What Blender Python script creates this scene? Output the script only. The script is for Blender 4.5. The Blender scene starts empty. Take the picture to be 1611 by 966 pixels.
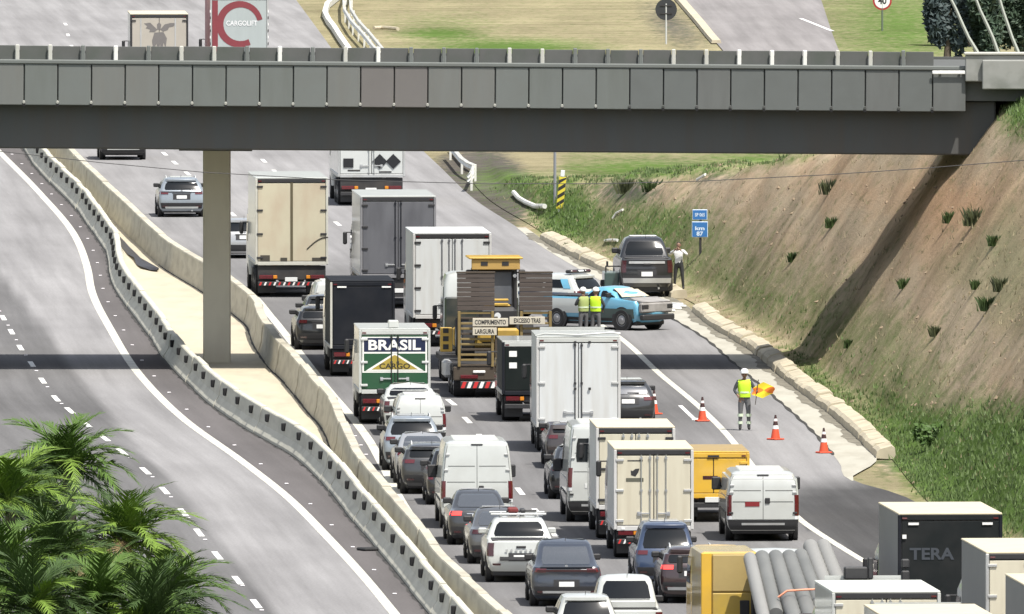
import bpy, bmesh, math, random
import numpy as np
from mathutils import Vector, Matrix

random.seed(7)
rng = np.random.default_rng(7)
scn = bpy.context.scene
COL = scn.collection
PI = math.pi

# ---------------------------------------------------------------- camera
CAM_H, FPX, IW, IH, YHOR = 31.0, 34000.0, 1611.0, 966.0, -900.0
PITCH = math.atan((IH / 2 - YHOR) / FPX)
cam_d = bpy.data.cameras.new('camera')
cam_d.sensor_width = 36.0
cam_d.lens = FPX / IW * 36.0
cam_d.clip_start = 5.0
cam_d.clip_end = 30000.0
cam = bpy.data.objects.new('camera', cam_d)
COL.objects.link(cam)
cam.location = (0, 0, CAM_H)
cam.rotation_euler = (PI / 2 - PITCH, 0, 0)
scn.camera = cam

# ---------------------------------------------------------------- world and sun
SUN_EL, SUN_AZ = math.radians(62), math.radians(142)      # azimuth clockwise from +Y (the view direction)
wld = bpy.data.worlds.new('World')
scn.world = wld
wld.use_nodes = True
wn = wld.node_tree.nodes
sky = wn.new('ShaderNodeTexSky')
sky.sky_type = 'NISHITA'
sky.sun_disc = False
sky.sun_elevation = SUN_EL
sky.sun_rotation = SUN_AZ
sky.dust_density = 2.0
bg = wn['Background']
bg.inputs['Strength'].default_value = 0.122
hsv = wn.new('ShaderNodeHueSaturation')          # hazy, half clouded sky: paler than the clear model
hsv.inputs['Saturation'].default_value = 0.45
wld.node_tree.links.new(sky.outputs[0], hsv.inputs['Color'])
wld.node_tree.links.new(hsv.outputs[0], bg.inputs[0])
sd = bpy.data.lights.new('sun', 'SUN')
sd.energy = 4.1
sd.angle = math.radians(0.5)
sd.color = (1.0, 0.95, 0.87)
sun = bpy.data.objects.new('sun', sd)
COL.objects.link(sun)
sdir = Vector((math.cos(SUN_EL) * math.sin(SUN_AZ), math.cos(SUN_EL) * math.cos(SUN_AZ), math.sin(SUN_EL)))
sun.rotation_euler = sdir.to_track_quat('Z', 'Y').to_euler()
sun.location = (60, 700, 90)
scn.view_settings.view_transform = 'Standard'
scn.view_settings.look = 'None'
scn.view_settings.exposure = 0.60
scn.view_settings.gamma = 1.0

# ---------------------------------------------------------------- pixel <-> world
CP, SP_ = math.cos(PITCH), math.sin(PITCH)

def ray(px, py):
    a, b = px - IW / 2, IH / 2 - py
    return Vector((a, FPX * CP + b * SP_, -FPX * SP_ + b * CP))

def gp(px, py, z=0.0):
    d = ray(px, py)
    t = (z - CAM_H) / d.z
    return Vector((d.x * t, d.y * t, z))

def at(px, py, Y):
    d = ray(px, py)
    t = Y / d.y
    return Vector((d.x * t, Y, CAM_H + d.z * t))

def proj(x, y, z):
    zz = z - CAM_H
    f = y * CP - zz * SP_
    u = y * SP_ + zz * CP
    return IW / 2 + FPX * x / f, IH / 2 - FPX * u / f

def scale_at(Y):
    return FPX / (Y * CP + CAM_H * SP_)

def curve(pts, z=0.0):
    P = sorted([(gp(x, y, z).y, gp(x, y, z).x) for x, y in pts])
    ys = np.array([p[0] for p in P]); xs = np.array([p[1] for p in P])
    h = np.diff(ys); d = np.diff(xs) / h
    m = np.zeros(len(xs)); m[0], m[-1] = d[0], d[-1]
    for i in range(1, len(xs) - 1):
        m[i] = (d[i - 1] * h[i] + d[i] * h[i - 1]) / (h[i] + h[i - 1])
    def f(Y):
        if Y <= ys[0]: return xs[0] + m[0] * (Y - ys[0])
        if Y >= ys[-1]: return xs[-1] + m[-1] * (Y - ys[-1])
        i = int(np.searchsorted(ys, Y) - 1); i = max(0, min(i, len(h) - 1))
        t = (Y - ys[i]) / h[i]
        return ((2*t**3 - 3*t*t + 1) * xs[i] + (t**3 - 2*t*t + t) * h[i] * m[i]
                + (-2*t**3 + 3*t*t) * xs[i+1] + (t**3 - t*t) * h[i] * m[i+1])
    return f

def tang(f, Y, d=4.0):
    return -math.atan((f(Y + d) - f(Y - d)) / (2 * d))

# ---------------------------------------------------------------- materials
def lin(v):
    v /= 255.0
    return v / 12.92 if v <= 0.04045 else ((v + 0.055) / 1.055) ** 2.4

def S(r, g, b, k=1.0):
    return (lin(r) * k, lin(g) * k, lin(b) * k)

MATS = {}
def M(name, col, rough=0.6, metal=0.0, var=0.12, scale=2.5, spec=0.5, coat=0.0, emit=None, bump=0.0,
      stretch=(1, 1, 1), dirt=None, dirt_amt=0.0, ior=1.5):
    if name in MATS: return MATS[name]
    m = bpy.data.materials.new(name); m.use_nodes = True
    nt = m.node_tree; n = nt.nodes; L = nt.links
    p = n['Principled BSDF']
    p.inputs['Roughness'].default_value = rough
    p.inputs['Metallic'].default_value = metal
    p.inputs['IOR'].default_value = ior
    p.inputs['Specular IOR Level'].default_value = spec
    p.inputs['Coat Weight'].default_value = coat
    p.inputs['Coat Roughness'].default_value = 0.08; p.inputs['Coat IOR'].default_value = 1.75
    tc = n.new('ShaderNodeTexCoord'); mp = n.new('ShaderNodeMapping')
    mp.inputs['Scale'].default_value = stretch
    L.new(tc.outputs['Object'], mp.inputs[0])
    no = n.new('ShaderNodeTexNoise'); no.inputs['Scale'].default_value = scale
    no.inputs['Detail'].default_value = 6; no.inputs['Roughness'].default_value = 0.65
    L.new(mp.outputs[0], no.inputs[0])
    mx = n.new('ShaderNodeMix'); mx.data_type = 'RGBA'
    mx.inputs[6].default_value = (*[max(0, c * (1 - var)) for c in col], 1)
    mx.inputs[7].default_value = (*[c * (1 + var) for c in col], 1)
    L.new(no.outputs['Fac'], mx.inputs[0])
    out = mx.outputs[2]
    if dirt:
        n2 = n.new('ShaderNodeTexNoise'); n2.inputs['Scale'].default_value = 1.3
        n2.inputs['Detail'].default_value = 8
        L.new(mp.outputs[0], n2.inputs[0])
        rp = n.new('ShaderNodeMapRange')
        rp.inputs[1].default_value = 0.42; rp.inputs[2].default_value = 0.72
        rp.inputs[3].default_value = 0.0; rp.inputs[4].default_value = dirt_amt
        L.new(n2.outputs['Fac'], rp.inputs[0])
        m2 = n.new('ShaderNodeMix'); m2.data_type = 'RGBA'
        L.new(rp.outputs[0], m2.inputs[0]); L.new(out, m2.inputs[6])
        m2.inputs[7].default_value = (*dirt, 1)
        out = m2.outputs[2]
    L.new(out, p.inputs['Base Color'])
    if emit:
        p.inputs['Emission Color'].default_value = (*emit[:3], 1)
        p.inputs['Emission Strength'].default_value = emit[3]
    if bump:
        b = n.new('ShaderNodeBump'); b.inputs['Strength'].default_value = bump
        b.inputs['Distance'].default_value = 0.03
        L.new(no.outputs['Fac'], b.inputs['Height']); L.new(b.outputs[0], p.inputs['Normal'])
    MATS[name] = m
    return m

DUST = (0.20, 0.17, 0.13)
def paint(name, col, rough=0.32, dirt_amt=0.35, metal=0.0):
    return M('paint_' + name, col, rough, metal, 0.05, 1.5, 0.5, 0.8, dirt=DUST, dirt_amt=dirt_amt)

m_glass = M('dark_glass', (0.006, 0.008, 0.010), 0.06, 0, 0.1, 1.0, 0.5, ior=1.45)
m_glass2 = M('tinted_glass', (0.05, 0.055, 0.06), 0.12, 0, 0.2, 1.0, 0.5, ior=3.6)
m_black = M('black_plastic', (0.026, 0.026, 0.028), 0.55, 0, 0.3, 6)
m_tyre = M('tyre_rubber', (0.02, 0.02, 0.021), 0.85, 0, 0.3, 9, bump=0.3)
m_rim = M('wheel_metal', (0.35, 0.35, 0.36), 0.4, 0.7, 0.15, 8)
m_chassis = M('chassis_steel', (0.034, 0.034, 0.036), 0.7, 0.2, 0.4, 3, dirt=(0.10, 0.085, 0.07), dirt_amt=0.5)
m_redlens = M('red_lens', (0.10, 0.008, 0.012), 0.18, 0, 0.2, 12, 0.6, 0.5)
m_brake = M('lit_brake_lamp', (0.6, 0.03, 0.03), 0.2, 0, 0.1, 12, emit=(1.0, 0.06, 0.05, 1.6))
m_dkred = M('dark_red_lens', (0.05, 0.008, 0.010), 0.18, 0, 0.2, 12, 0.6, 0.5)
m_amber = M('amber_lens', (0.6, 0.22, 0.02), 0.25, 0, 0.1, 10)
m_plate = M('plate_white', (0.68, 0.69, 0.68), 0.4, 0, 0.08, 30)
m_chrome = M('bright_metal', (0.62, 0.63, 0.64), 0.28, 0.85, 0.1, 5)
m_lens = M('clear_lens', (0.7, 0.72, 0.74), 0.1, 0, 0.1, 10, 0.8)
m_white = paint('white', (0.52, 0.54, 0.52), 0.35, 0.16)
m_offwhite = paint('off_white', (0.54, 0.535, 0.48), 0.4, 0.25)
m_silver = paint('silver', (0.42, 0.43, 0.44), 0.3, 0.15, 0.35)
m_red_tape = M('red_tape', (0.55, 0.03, 0.03), 0.4, 0, 0.1, 20)
m_white_tape = M('white_tape', (0.8, 0.8, 0.78), 0.4, 0, 0.1, 20)
m_alu = M('aluminium', (0.52, 0.53, 0.53), 0.42, 0.45, 0.14, 4, dirt=DUST, dirt_amt=0.3)
m_galv = M('galvanised_steel', (0.62, 0.63, 0.62), 0.42, 0.35, 0.15, 5)
m_wood = M('grey_wood', (0.075, 0.060, 0.052), 0.85, 0, 0.35, 1.5, stretch=(1, 1, 9), bump=0.2)

# ---------------------------------------------------------------- mesh builder
class MB:
    def __init__(s):
        s.v, s.f, s.mi = [], [], []
    def add(s, vs, fs, mi=0):
        o = len(s.v); s.v += [tuple(v) for v in vs]
        for f in fs: s.f.append(tuple(i + o for i in f)); s.mi.append(mi)
        return s
    def box(s, x0, x1, y0, y1, z0, z1, mi=0, bev=0.0):
        if x1 < x0: x0, x1 = x1, x0
        if y1 < y0: y0, y1 = y1, y0
        if z1 < z0: z0, z1 = z1, z0
        b = min(bev, (x1-x0)*.45, (y1-y0)*.45, (z1-z0)*.45)
        if b <= 0:
            V = [(x, y, z) for z in (z0, z1) for y in (y0, y1) for x in (x0, x1)]
            F = [(0,2,3,1), (4,5,7,6), (0,1,5,4), (2,6,7,3), (0,4,6,2), (1,3,7,5)]
            return s.add(V, F, mi)
        bm = bmesh.new(); bmesh.ops.create_cube(bm, size=1)
        for v in bm.verts:
            v.co = Vector(((x0+x1)/2 + v.co.x*(x1-x0), (y0+y1)/2 + v.co.y*(y1-y0), (z0+z1)/2 + v.co.z*(z1-z0)))
        bmesh.ops.bevel(bm, geom=bm.edges[:], offset=b, segments=1, affect='EDGES')
        bm.verts.index_update()
        s.add([v.co for v in bm.verts], [[v.index for v in f.verts] for f in bm.faces], mi); bm.free()
        return s
    def tube(s, p0, p1, r0, r1=None, n=8, mi=0, cap=True):
        r1 = r0 if r1 is None else r1
        p0, p1 = Vector(p0), Vector(p1); d = (p1 - p0).normalized()
        a = d.orthogonal().normalized(); b = d.cross(a)
        V = []
        for p, r in ((p0, r0), (p1, r1)):
            for i in range(n):
                t = 2 * PI * i / n
                V.append(p + a * (math.cos(t) * r) + b * (math.sin(t) * r))
        F = [(i, (i+1) % n, n + (i+1) % n, n + i) for i in range(n)]
        if cap: F += [tuple(range(n-1, -1, -1)), tuple(range(n, 2*n))]
        return s.add(V, F, mi)
    def path(s, pts, r, n=6, mi=0):
        pts = [Vector(p) for p in pts]; V = []; F = []
        up = Vector((0, 0, 1))
        for k, p in enumerate(pts):
            d = (pts[min(k+1, len(pts)-1)] - pts[max(k-1, 0)]).normalized()
            a = d.cross(up)
            if a.length < 1e-4: a = Vector((1, 0, 0))
            a.normalize(); b = d.cross(a)
            rr = r[k] if isinstance(r, (list, tuple)) else r
            for i in range(n):
                t = 2*PI*i/n; V.append(p + a*(math.cos(t)*rr) + b*(math.sin(t)*rr))
        for k in range(len(pts)-1):
            for i in range(n):
                F.append((k*n+i, k*n+(i+1) % n, (k+1)*n+(i+1) % n, (k+1)*n+i))
        F += [tuple(range(n-1, -1, -1)), tuple(range((len(pts)-1)*n, len(pts)*n))]
        return s.add(V, F, mi)
    def lathe(s, prof, n=16, c=(0, 0, 0), mi=0):
        V = []; F = []
        for r, z in prof:
            for i in range(n):
                t = 2*PI*i/n; V.append((c[0]+r*math.cos(t), c[1]+r*math.sin(t), c[2]+z))
        for k in range(len(prof)-1):
            for i in range(n):
                F.append((k*n+i, k*n+(i+1) % n, (k+1)*n+(i+1) % n, (k+1)*n+i))
        F += [tuple(range(n-1, -1, -1)), tuple(range((len(prof)-1)*n, len(prof)*n))]
        return s.add(V, F, mi)
    def prism(s, poly, y0, y1, mi=0):
        """polygon in (x,z) extruded along y"""
        n = len(poly)
        V = [(x, y0, z) for x, z in poly] + [(x, y1, z) for x, z in poly]
        F = [tuple(range(n)), tuple(range(2*n-1, n-1, -1))] + [(i, i+n, (i+1) % n + n, (i+1) % n) for i in range(n)]
        return s.add(V, F, mi)
    def prism_x(s, poly, x0, x1, mi=0):
        """polygon in (y,z) extruded along x"""
        n = len(poly)
        V = [(x0, y, z) for y, z in poly] + [(x1, y, z) for y, z in poly]
        F = [tuple(range(n-1, -1, -1)), tuple(range(n, 2*n))] + [(i, (i+1) % n, (i+1) % n + n, i+n) for i in range(n)]
        return s.add(V, F, mi)
    def sphere(s, c, r, nu=12, nv=8, mi=0, fn=None):
        c = Vector(c); rx, ry, rz = (r, r, r) if not isinstance(r, (tuple, list)) else r
        V = []; F = []
        for j in range(nv+1):
            ph = -PI/2 + PI*j/nv
            for i in range(nu):
                t = 2*PI*i/nu
                q = Vector((math.cos(ph)*math.cos(t), math.cos(ph)*math.sin(t), math.sin(ph)))
                k = fn(q) if fn else 1.0
                V.append(c + Vector((q.x*rx*k, q.y*ry*k, q.z*rz*k)))
        for j in range(nv):
            for i in range(nu):
                F.append((j*nu+i, j*nu+(i+1) % nu, (j+1)*nu+(i+1) % nu, (j+1)*nu+i))
        return s.add(V, F, mi)
    def mesh(s, name, smooth=0.6):
        me = bpy.data.meshes.new(name)
        me.from_pydata(s.v, [], s.f); me.validate()
        if len(me.polygons) == len(s.mi): me.polygons.foreach_set('material_index', s.mi)
        if smooth:
            me.polygons.foreach_set('use_smooth', [True]*len(me.polygons))
            try: me.set_sharp_from_angle(angle=smooth)
            except Exception: pass
        me.update()
        return me

def mk(name, mb, mats, parent=None, loc=(0, 0, 0), rot=None, smooth=0.6):
    me = mb.mesh(name, smooth) if isinstance(mb, MB) else mb
    if not isinstance(mats, (list, tuple)): mats = [mats]
    if len(me.materials) == 0:
        for m in mats: me.materials.append(m)
    o = bpy.data.objects.new(name, me); COL.objects.link(o)
    o.location = loc
    if rot: o.rotation_euler = rot
    if parent: o.parent = parent
    return o

def tag(o, label, cat, group=None):
    o['label'] = label; o['category'] = cat
    if group: o['group'] = group
    return o

def thing(name, label, cat, loc=(0, 0, 0), rz=0.0, group=None):
    o = bpy.data.objects.new(name, None); COL.objects.link(o)
    o.empty_display_size = 0.3
    o.location = loc; o.rotation_euler = (0, 0, rz)
    return tag(o, label, cat, group)

def structure(o):
    o['kind'] = 'structure'; return o

FONTC = {}
def text_mb(s, h, bold=0.0):
    key = (s, bold)
    if key not in FONTC:
        cu = bpy.data.curves.new('txt', 'FONT'); cu.body = s; cu.align_x = 'CENTER'; cu.align_y = 'CENTER'
        cu.offset = bold; cu.extrude = 0.0; cu.resolution_u = 3
        ob = bpy.data.objects.new('txt', cu); COL.objects.link(ob)
        dg = bpy.context.evaluated_depsgraph_get()
        me = bpy.data.meshes.new_from_object(ob.evaluated_get(dg))
        FONTC[key] = ([tuple(v.co) for v in me.vertices], [tuple(p.vertices) for p in me.polygons])
        bpy.data.objects.remove(ob); bpy.data.meshes.remove(me)
    V, F = FONTC[key]
    return V, F

def lettering(s, w, h, mat, parent, x, y, z, bold=0.02, name='lettering', facing=-1):
    """flat letters on a plane that faces -y, fitted in a w x h box centred on (x, z), standing at y"""
    V, F = text_mb(s, h, bold)
    xs = [v[0] for v in V]; ys = [v[1] for v in V]
    sx = w / (max(xs) - min(xs)); sy = h / (max(ys) - min(ys))
    cx, cy = (max(xs)+min(xs))/2, (max(ys)+min(ys))/2
    mb = MB(); n = len(V)
    P = [((a-cx)*sx, (b-cy)*sy) for a, b, _ in V]
    mb.add([(a, 0, b) for a, b in P], F)
    return mk(name, mb, mat, parent, (x, y, z), smooth=0)
# ================================================================ road lines traced on the ground
f_ldash = curve([(5,500),(18,522),(32,547),(50,573),(67,599),(88,627),(192,711),(229,741),(259,772),(288,806),(313,838),(342,874),(374,913),(403,950)])
f_lseam = curve([(-60,350),(0,430),(40,480),(100,560),(160,640),(212,700),(272,762),(345,850),(425,958)])
f_ledge = curve([(0,240),(60,301),(120,375),(137,420),(145,460),(175,520),(220,590),(290,660),(380,725),(450,780),(520,850),(580,916),(617,961)])
f_bar1 = curve([(40,240),(50,256),(73,282),(122,332),(146,366),(167,397),(177,446),(198,481),(232,526),(263,570),(295,604),(339,643),(391,677),(417,692),(456,714),(498,750),(529,787),(560,825),(592,863),(632,912),(672,961)])
f_bar2 = curve([(75,240),(120,292),(170,340),(215,385),(261,425),(318,460),(365,494),(386,512),(401,546),(420,575),(451,607),(482,646),(508,677),(524,714),(545,760),(568,792),(591,821),(637,874),(680,935),(715,968),(773,1021)])
f_qleft = curve([(60,190),(108,240),(172,300),(232,347),(268,380),(312,412),(348,432),(385,454),(428,500),(472,556),(522,620),(554,657),(580,692),(604,735),(632,790),(648,815),(692,870),(737,925),(777,975),(880,1090),(985,1200)])
f_sep1 = curve([(60,-10),(103,38),(113,60),(259,242),(275,256),(295,273),(366,337),(511,465),(597,540),(688,622),(735,661),(757,688),(818,773),(845,806),(870,838),(950,940),(1020,1030),(1120,1150)])
f_sep2 = curve([(200,10),(270,90),(415,253),(433,270),(531,352),(690,465),(760,540),(850,610),(928,661),(1010,745),(1085,838),(1180,930),(1290,1030),(1440,1170)])
f_qright = curve([(395,40),(455,110),(570,245),(657,320),(760,395),(870,465),(980,535),(1040,590),(1100,640),(1145,685),(1170,716),(1215,772),(1262,820),(1325,862),(1392,902),(1500,968),(1690,1080)])
f_seam = curve([(505,55),(560,130),(690,262),(752,319),(815,360),(846,384),(905,420),(1040,492),(1104,529),(1156,573),(1209,617),(1287,688),(1321,729),(1341,757),(1395,772),(1505,858),(1660,955)])
f_curb = curve([(700,246),(760,319),(825,358),(862,383),(886,396),(968,435),(1060,470),(1117,512),(1182,552),(1235,597),(1313,657),(1381,722),(1404,752),(1512,858),(1660,958)])
Y_NEAR, Y_FAR = 470.0, 1500.0

def link_attr(nt, name):
    a = nt.nodes.new('ShaderNodeAttribute'); a.attribute_name = name; return a

def road_mat(name, light, dark, bump=0.15, streak=0.16):
    m = bpy.data.materials.new(name); m.use_nodes = True
    nt = m.node_tree; n = nt.nodes; L = nt.links; p = n['Principled BSDF']
    p.inputs['Roughness'].default_value = 0.95; p.inputs['Specular IOR Level'].default_value = 0.0
    uv = n.new('ShaderNodeUVMap'); uv.uv_map = 'lane'
    def noise(sc, st, det=5):
        mp = n.new('ShaderNodeMapping'); mp.inputs['Scale'].default_value = st
        L.new(uv.outputs[0], mp.inputs[0])
        k = n.new('ShaderNodeTexNoise'); k.inputs['Scale'].default_value = sc; k.inputs['Detail'].default_value = det
        k.inputs['Roughness'].default_value = 0.6
        L.new(mp.outputs[0], k.inputs[0]); return k
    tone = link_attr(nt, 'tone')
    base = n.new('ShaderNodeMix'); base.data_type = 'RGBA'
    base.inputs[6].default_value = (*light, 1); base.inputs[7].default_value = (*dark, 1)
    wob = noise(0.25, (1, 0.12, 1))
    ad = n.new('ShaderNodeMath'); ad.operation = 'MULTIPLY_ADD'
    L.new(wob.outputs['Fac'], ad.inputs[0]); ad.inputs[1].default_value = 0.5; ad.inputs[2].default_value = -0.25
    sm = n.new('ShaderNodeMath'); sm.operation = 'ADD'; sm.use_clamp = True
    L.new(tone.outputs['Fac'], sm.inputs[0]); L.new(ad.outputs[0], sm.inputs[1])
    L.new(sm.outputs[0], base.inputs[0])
    st = noise(1.4, (1, 0.018, 1), 4)       # wheel tracks
    bl = noise(0.12, (1, 0.3, 1), 6)        # patches
    gr = noise(14, (1, 0.5, 1), 3)          # grain
    def mul(src, fac, amt):
        mr = n.new('ShaderNodeMapRange'); mr.inputs[1].default_value = 0.3; mr.inputs[2].default_value = 0.7
        mr.inputs[3].default_value = 1 - amt; mr.inputs[4].default_value = 1 + amt
        L.new(fac.outputs['Fac'], mr.inputs[0])
        v = n.new('ShaderNodeVectorMath'); v.operation = 'SCALE'
        L.new(src, v.inputs[0]); L.new(mr.outputs[0], v.inputs['Scale']); return v.outputs[0]
    o = mul(base.outputs[2], st, streak); o = mul(o, bl, 0.14); o = mul(o, gr, 0.10)
    L.new(o, p.inputs['Base Color'])
    b = n.new('ShaderNodeBump'); b.inputs['Strength'].default_value = bump; b.inputs['Distance'].default_value = 0.01
    L.new(gr.outputs['Fac'], b.inputs['Height']); L.new(b.outputs[0], p.inputs['Normal'])
    return m

def strip(name, fL, fR, Y0, Y1, z, mat, nx=1, step=4.0, parent=None, tone=None, zf=None):
    ny = max(2, int((Y1 - Y0) / step) + 1)
    Ys = np.linspace(Y0, Y1, ny); V = []; F = []; UV = []; T = []
    for Y in Ys:
        a, b = fL(Y), fR(Y)
        for i in range(nx + 1):
            x = a + (b - a) * i / nx
            V.append((x, Y, z if zf is None else zf(x, Y, i / nx))); UV.append((x - a, Y)); T.append(tone(x, Y) if tone else 0.0)
    for j in range(ny - 1):
        for i in range(nx):
            q = j * (nx + 1) + i
            F.append((q, q + 1, q + nx + 2, q + nx + 1))
    me = bpy.data.meshes.new(name); me.from_pydata(V, [], F)
    ul = me.uv_layers.new(name='lane')
    for lp in me.loops: ul.data[lp.index].uv = UV[lp.vertex_index]
    at_ = me.attributes.new('tone', 'FLOAT', 'POINT'); at_.data.foreach_set('value', T)
    me.materials.append(mat); me.update()
    o = bpy.data.objects.new(name, me); COL.objects.link(o)
    if parent: o.parent = parent
    return o

def ss(a, b, x):
    t = max(0.0, min(1.0, (x - a) / (b - a))); return t * t * (3 - 2 * t)

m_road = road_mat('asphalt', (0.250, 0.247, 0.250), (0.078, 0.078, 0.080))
m_shoulder = road_mat('shoulder_asphalt', (0.128, 0.121, 0.122), (0.078, 0.074, 0.075), streak=0.10)
m_line = M('road_line_paint', (0.62, 0.61, 0.53), 0.6, 0, 0.18, 1.6, dirt=(0.25, 0.24, 0.2), dirt_amt=0.4)
m_dash = M('road_dash_paint', (0.72, 0.72, 0.69), 0.6, 0, 0.12, 1.6)

# ---- left carriageway
def tone_l(x, Y):
    return 0.62 * (1 - ss(-0.15, 0.25, x - f_lseam(Y)))
rl = structure(strip('left_road', lambda Y: f_ldash(Y) - 11, f_ledge, Y_NEAR, Y_FAR, 0.0, m_road, 44, 4, None, tone_l))
structure(strip('left_shoulder', f_ledge, lambda Y: f_bar1(Y) + 0.3, Y_NEAR, Y_FAR, 0.0, m_shoulder, 4, 4))
strip('edge_line', lambda Y: f_ledge(Y) - 0.14, lambda Y: f_ledge(Y) + 0.14, Y_NEAR, 1300, 0.005, m_line, 1, 2, rl)
# ---- queue carriageway
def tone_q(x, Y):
    t = 0.50 * (1 - ss(770, 860, Y)) * (1 - ss(-0.2, 0.6, x - f_qright(Y)))  # queue lanes darker: pavement change plus vehicle shade painted into the tone
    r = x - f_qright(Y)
    if r > 0:                                     # hard shoulder: resurfaced stretch, then painted overpass shade
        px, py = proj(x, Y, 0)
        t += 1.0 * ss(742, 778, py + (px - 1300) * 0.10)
        t += 0.16 * ss(486, 520, py) * (1 - ss(600, 650, py))  # soft overpass shadow painted into the asphalt tone
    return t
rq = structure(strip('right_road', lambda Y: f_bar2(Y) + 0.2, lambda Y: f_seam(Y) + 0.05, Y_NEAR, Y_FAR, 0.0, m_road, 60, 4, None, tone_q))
strip('edge_line', lambda Y: f_qleft(Y) - 0.14, lambda Y: f_qleft(Y) + 0.14, Y_NEAR, 812, 0.005, m_line, 1, 2, rq)
strip('edge_line', lambda Y: f_qright(Y) - 0.11, lambda Y: f_qright(Y) + 0.11, Y_NEAR, 752, 0.005, m_line, 1, 2, rq)
for f, rd, seeds in ((f_ldash, rl, [(5,500),(18,522),(32,547),(50,573),(67,599),(88,627),(110,646),(135,667),(164,689),(192,711),(229,741),(259,772),(288,806),(313,838),(342,874),(374,913),(403,950)]),
                     (f_sep1, rq, [(103,38),(107,55),(113,73),(259,242),(275,256),(295,273),(366,337),(710,633),(735,661),(757,688),(790,730),(818,773),(845,806),(870,838)]),
                     (f_sep2, rq, [(415,253),(433,270),(531,352),(930,663)])):
    for px, py in seeds:
        Y = gp(px, py).y; dx = gp(px, py).x - f(Y)
        strip('lane_dash', lambda y: f(y) + dx - 0.085, lambda y: f(y) + dx + 0.085, Y - 2.1, Y + 2.1, 0.005, m_dash, 1, 1, rd)
# chevron mark beside the cone
mb = MB()
a, b, c = gp(1070, 638), gp(1092, 659), gp(1105, 661)
w = 0.07
mb.add([(a.x-w, a.y, .006), (a.x+w, a.y, .006), (b.x+w, b.y, .006), (b.x-w, b.y, .006)], [(0, 1, 2, 3)])
mb.add([(b.x-w, b.y-.9, .007), (c.x, c.y-.9, .007), (c.x, c.y+.9, .007), (b.x-w, b.y+.9, .007)], [(0, 1, 2, 3)])
mk('painted_mark', mb, m_dash, rq, smooth=0)
# cat's eyes
stud = MB(); stud.box(-.06, .06, -.05, .05, 0, .035, 0, .012)
stud_me = stud.mesh('road_stud')
m_stud = M('stud_white', (0.75, 0.72, 0.74), 0.35)
stud_me.materials.append(m_stud)
def stud_row(f, off, Y0, Y1, step, rd):
    Y = Y0
    while Y < Y1:
        o = bpy.data.objects.new('road_stud', stud_me); COL.objects.link(o); o.parent = rd
        o.location = (f(Y) + off, Y, 0.004); Y += step
stud_row(f_ledge, 0.42, 562, 930, 12, rl)
stud_row(f_qleft, -0.35, 640, 700, 6, rq)
stud_row(f_ldash, 0.0, 566, 760, 12, rl)

# ---- island between the barriers
m_island = M('island_concrete', (0.50, 0.445, 0.335), 0.9, 0, 0.10, 0.5, stretch=(1, .2, 1), dirt=(0.33, 0.30, 0.24), dirt_amt=0.5, bump=.1)
structure(strip('median_island', lambda Y: f_bar1(Y) + 0.2, lambda Y: f_bar2(Y) + 0.25, Y_NEAR, 1300, 0.03, m_island, 4, 4))
# tarp lying on the island
m_tarp = M('black_tarp', (0.028, 0.025, 0.028), 0.5, 0, 0.4, 2)
mb = MB(); ry = []
for i, (px, py, w) in enumerate([(184, 372, .06), (192, 382, .11), (200, 392, .15), (208, 401, .17), (217, 409, .15), (226, 417, .26), (236, 422, .34), (243, 426, .12), (248, 427, .04)]):
    g = gp(px, py, .05)
    ry.append((g.x, g.y, w))
V = []; F = []
for i, (x, y, w) in enumerate(ry):
    for j in range(5):
        V.append((x - w + 2*w*j/4, y, 0.05 + 0.10*math.sin(j*PI/4)*(0.6 + .4*math.sin(i*2.1)) + 0.10*random.random()))
for i in range(len(ry)-1):
    for j in range(4):
        F.append((i*5+j, i*5+j+1, i*5+j+6, i*5+j+5))
mb.add(V, F)
tag(mk('tarp', mb, m_tarp), 'crumpled black tarp lying on the cream island between the barriers', 'tarp')

# ---- concrete barriers: profile (offset from the traffic-side base, height)
def conc_mat(name, top, face, grime):
    """pale cast concrete with vertical run-off staining"""
    m = M(name, top, 0.88, 0, 0.10, 1.2, bump=.2, stretch=(1, .4, 2), dirt=grime, dirt_amt=0.55)
    return m
m_bar = conc_mat('barrier_concrete', (0.56, 0.545, 0.46), None, (0.33, 0.32, 0.27))
m_bar2 = conc_mat('barrier_concrete_warm', (0.48, 0.455, 0.37), None, (0.25, 0.225, 0.18))
PROF = [(0.0, 0.0), (0.0, 0.09), (0.17, 0.36), (0.24, 0.80), (0.27, 0.83), (0.42, 0.83), (0.45, 0.80), (0.50, 0.36), (0.62, 0.09), (0.62, 0.0)]
PROF2 = [(0.0, 0.0), (0.0, 0.10), (0.08, 0.36), (0.14, 0.98), (0.16, 1.02), (0.40, 1.02), (0.43, 0.98), (0.47, 0.36), (0.54, 0.09), (0.54, 0.0)]

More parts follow.
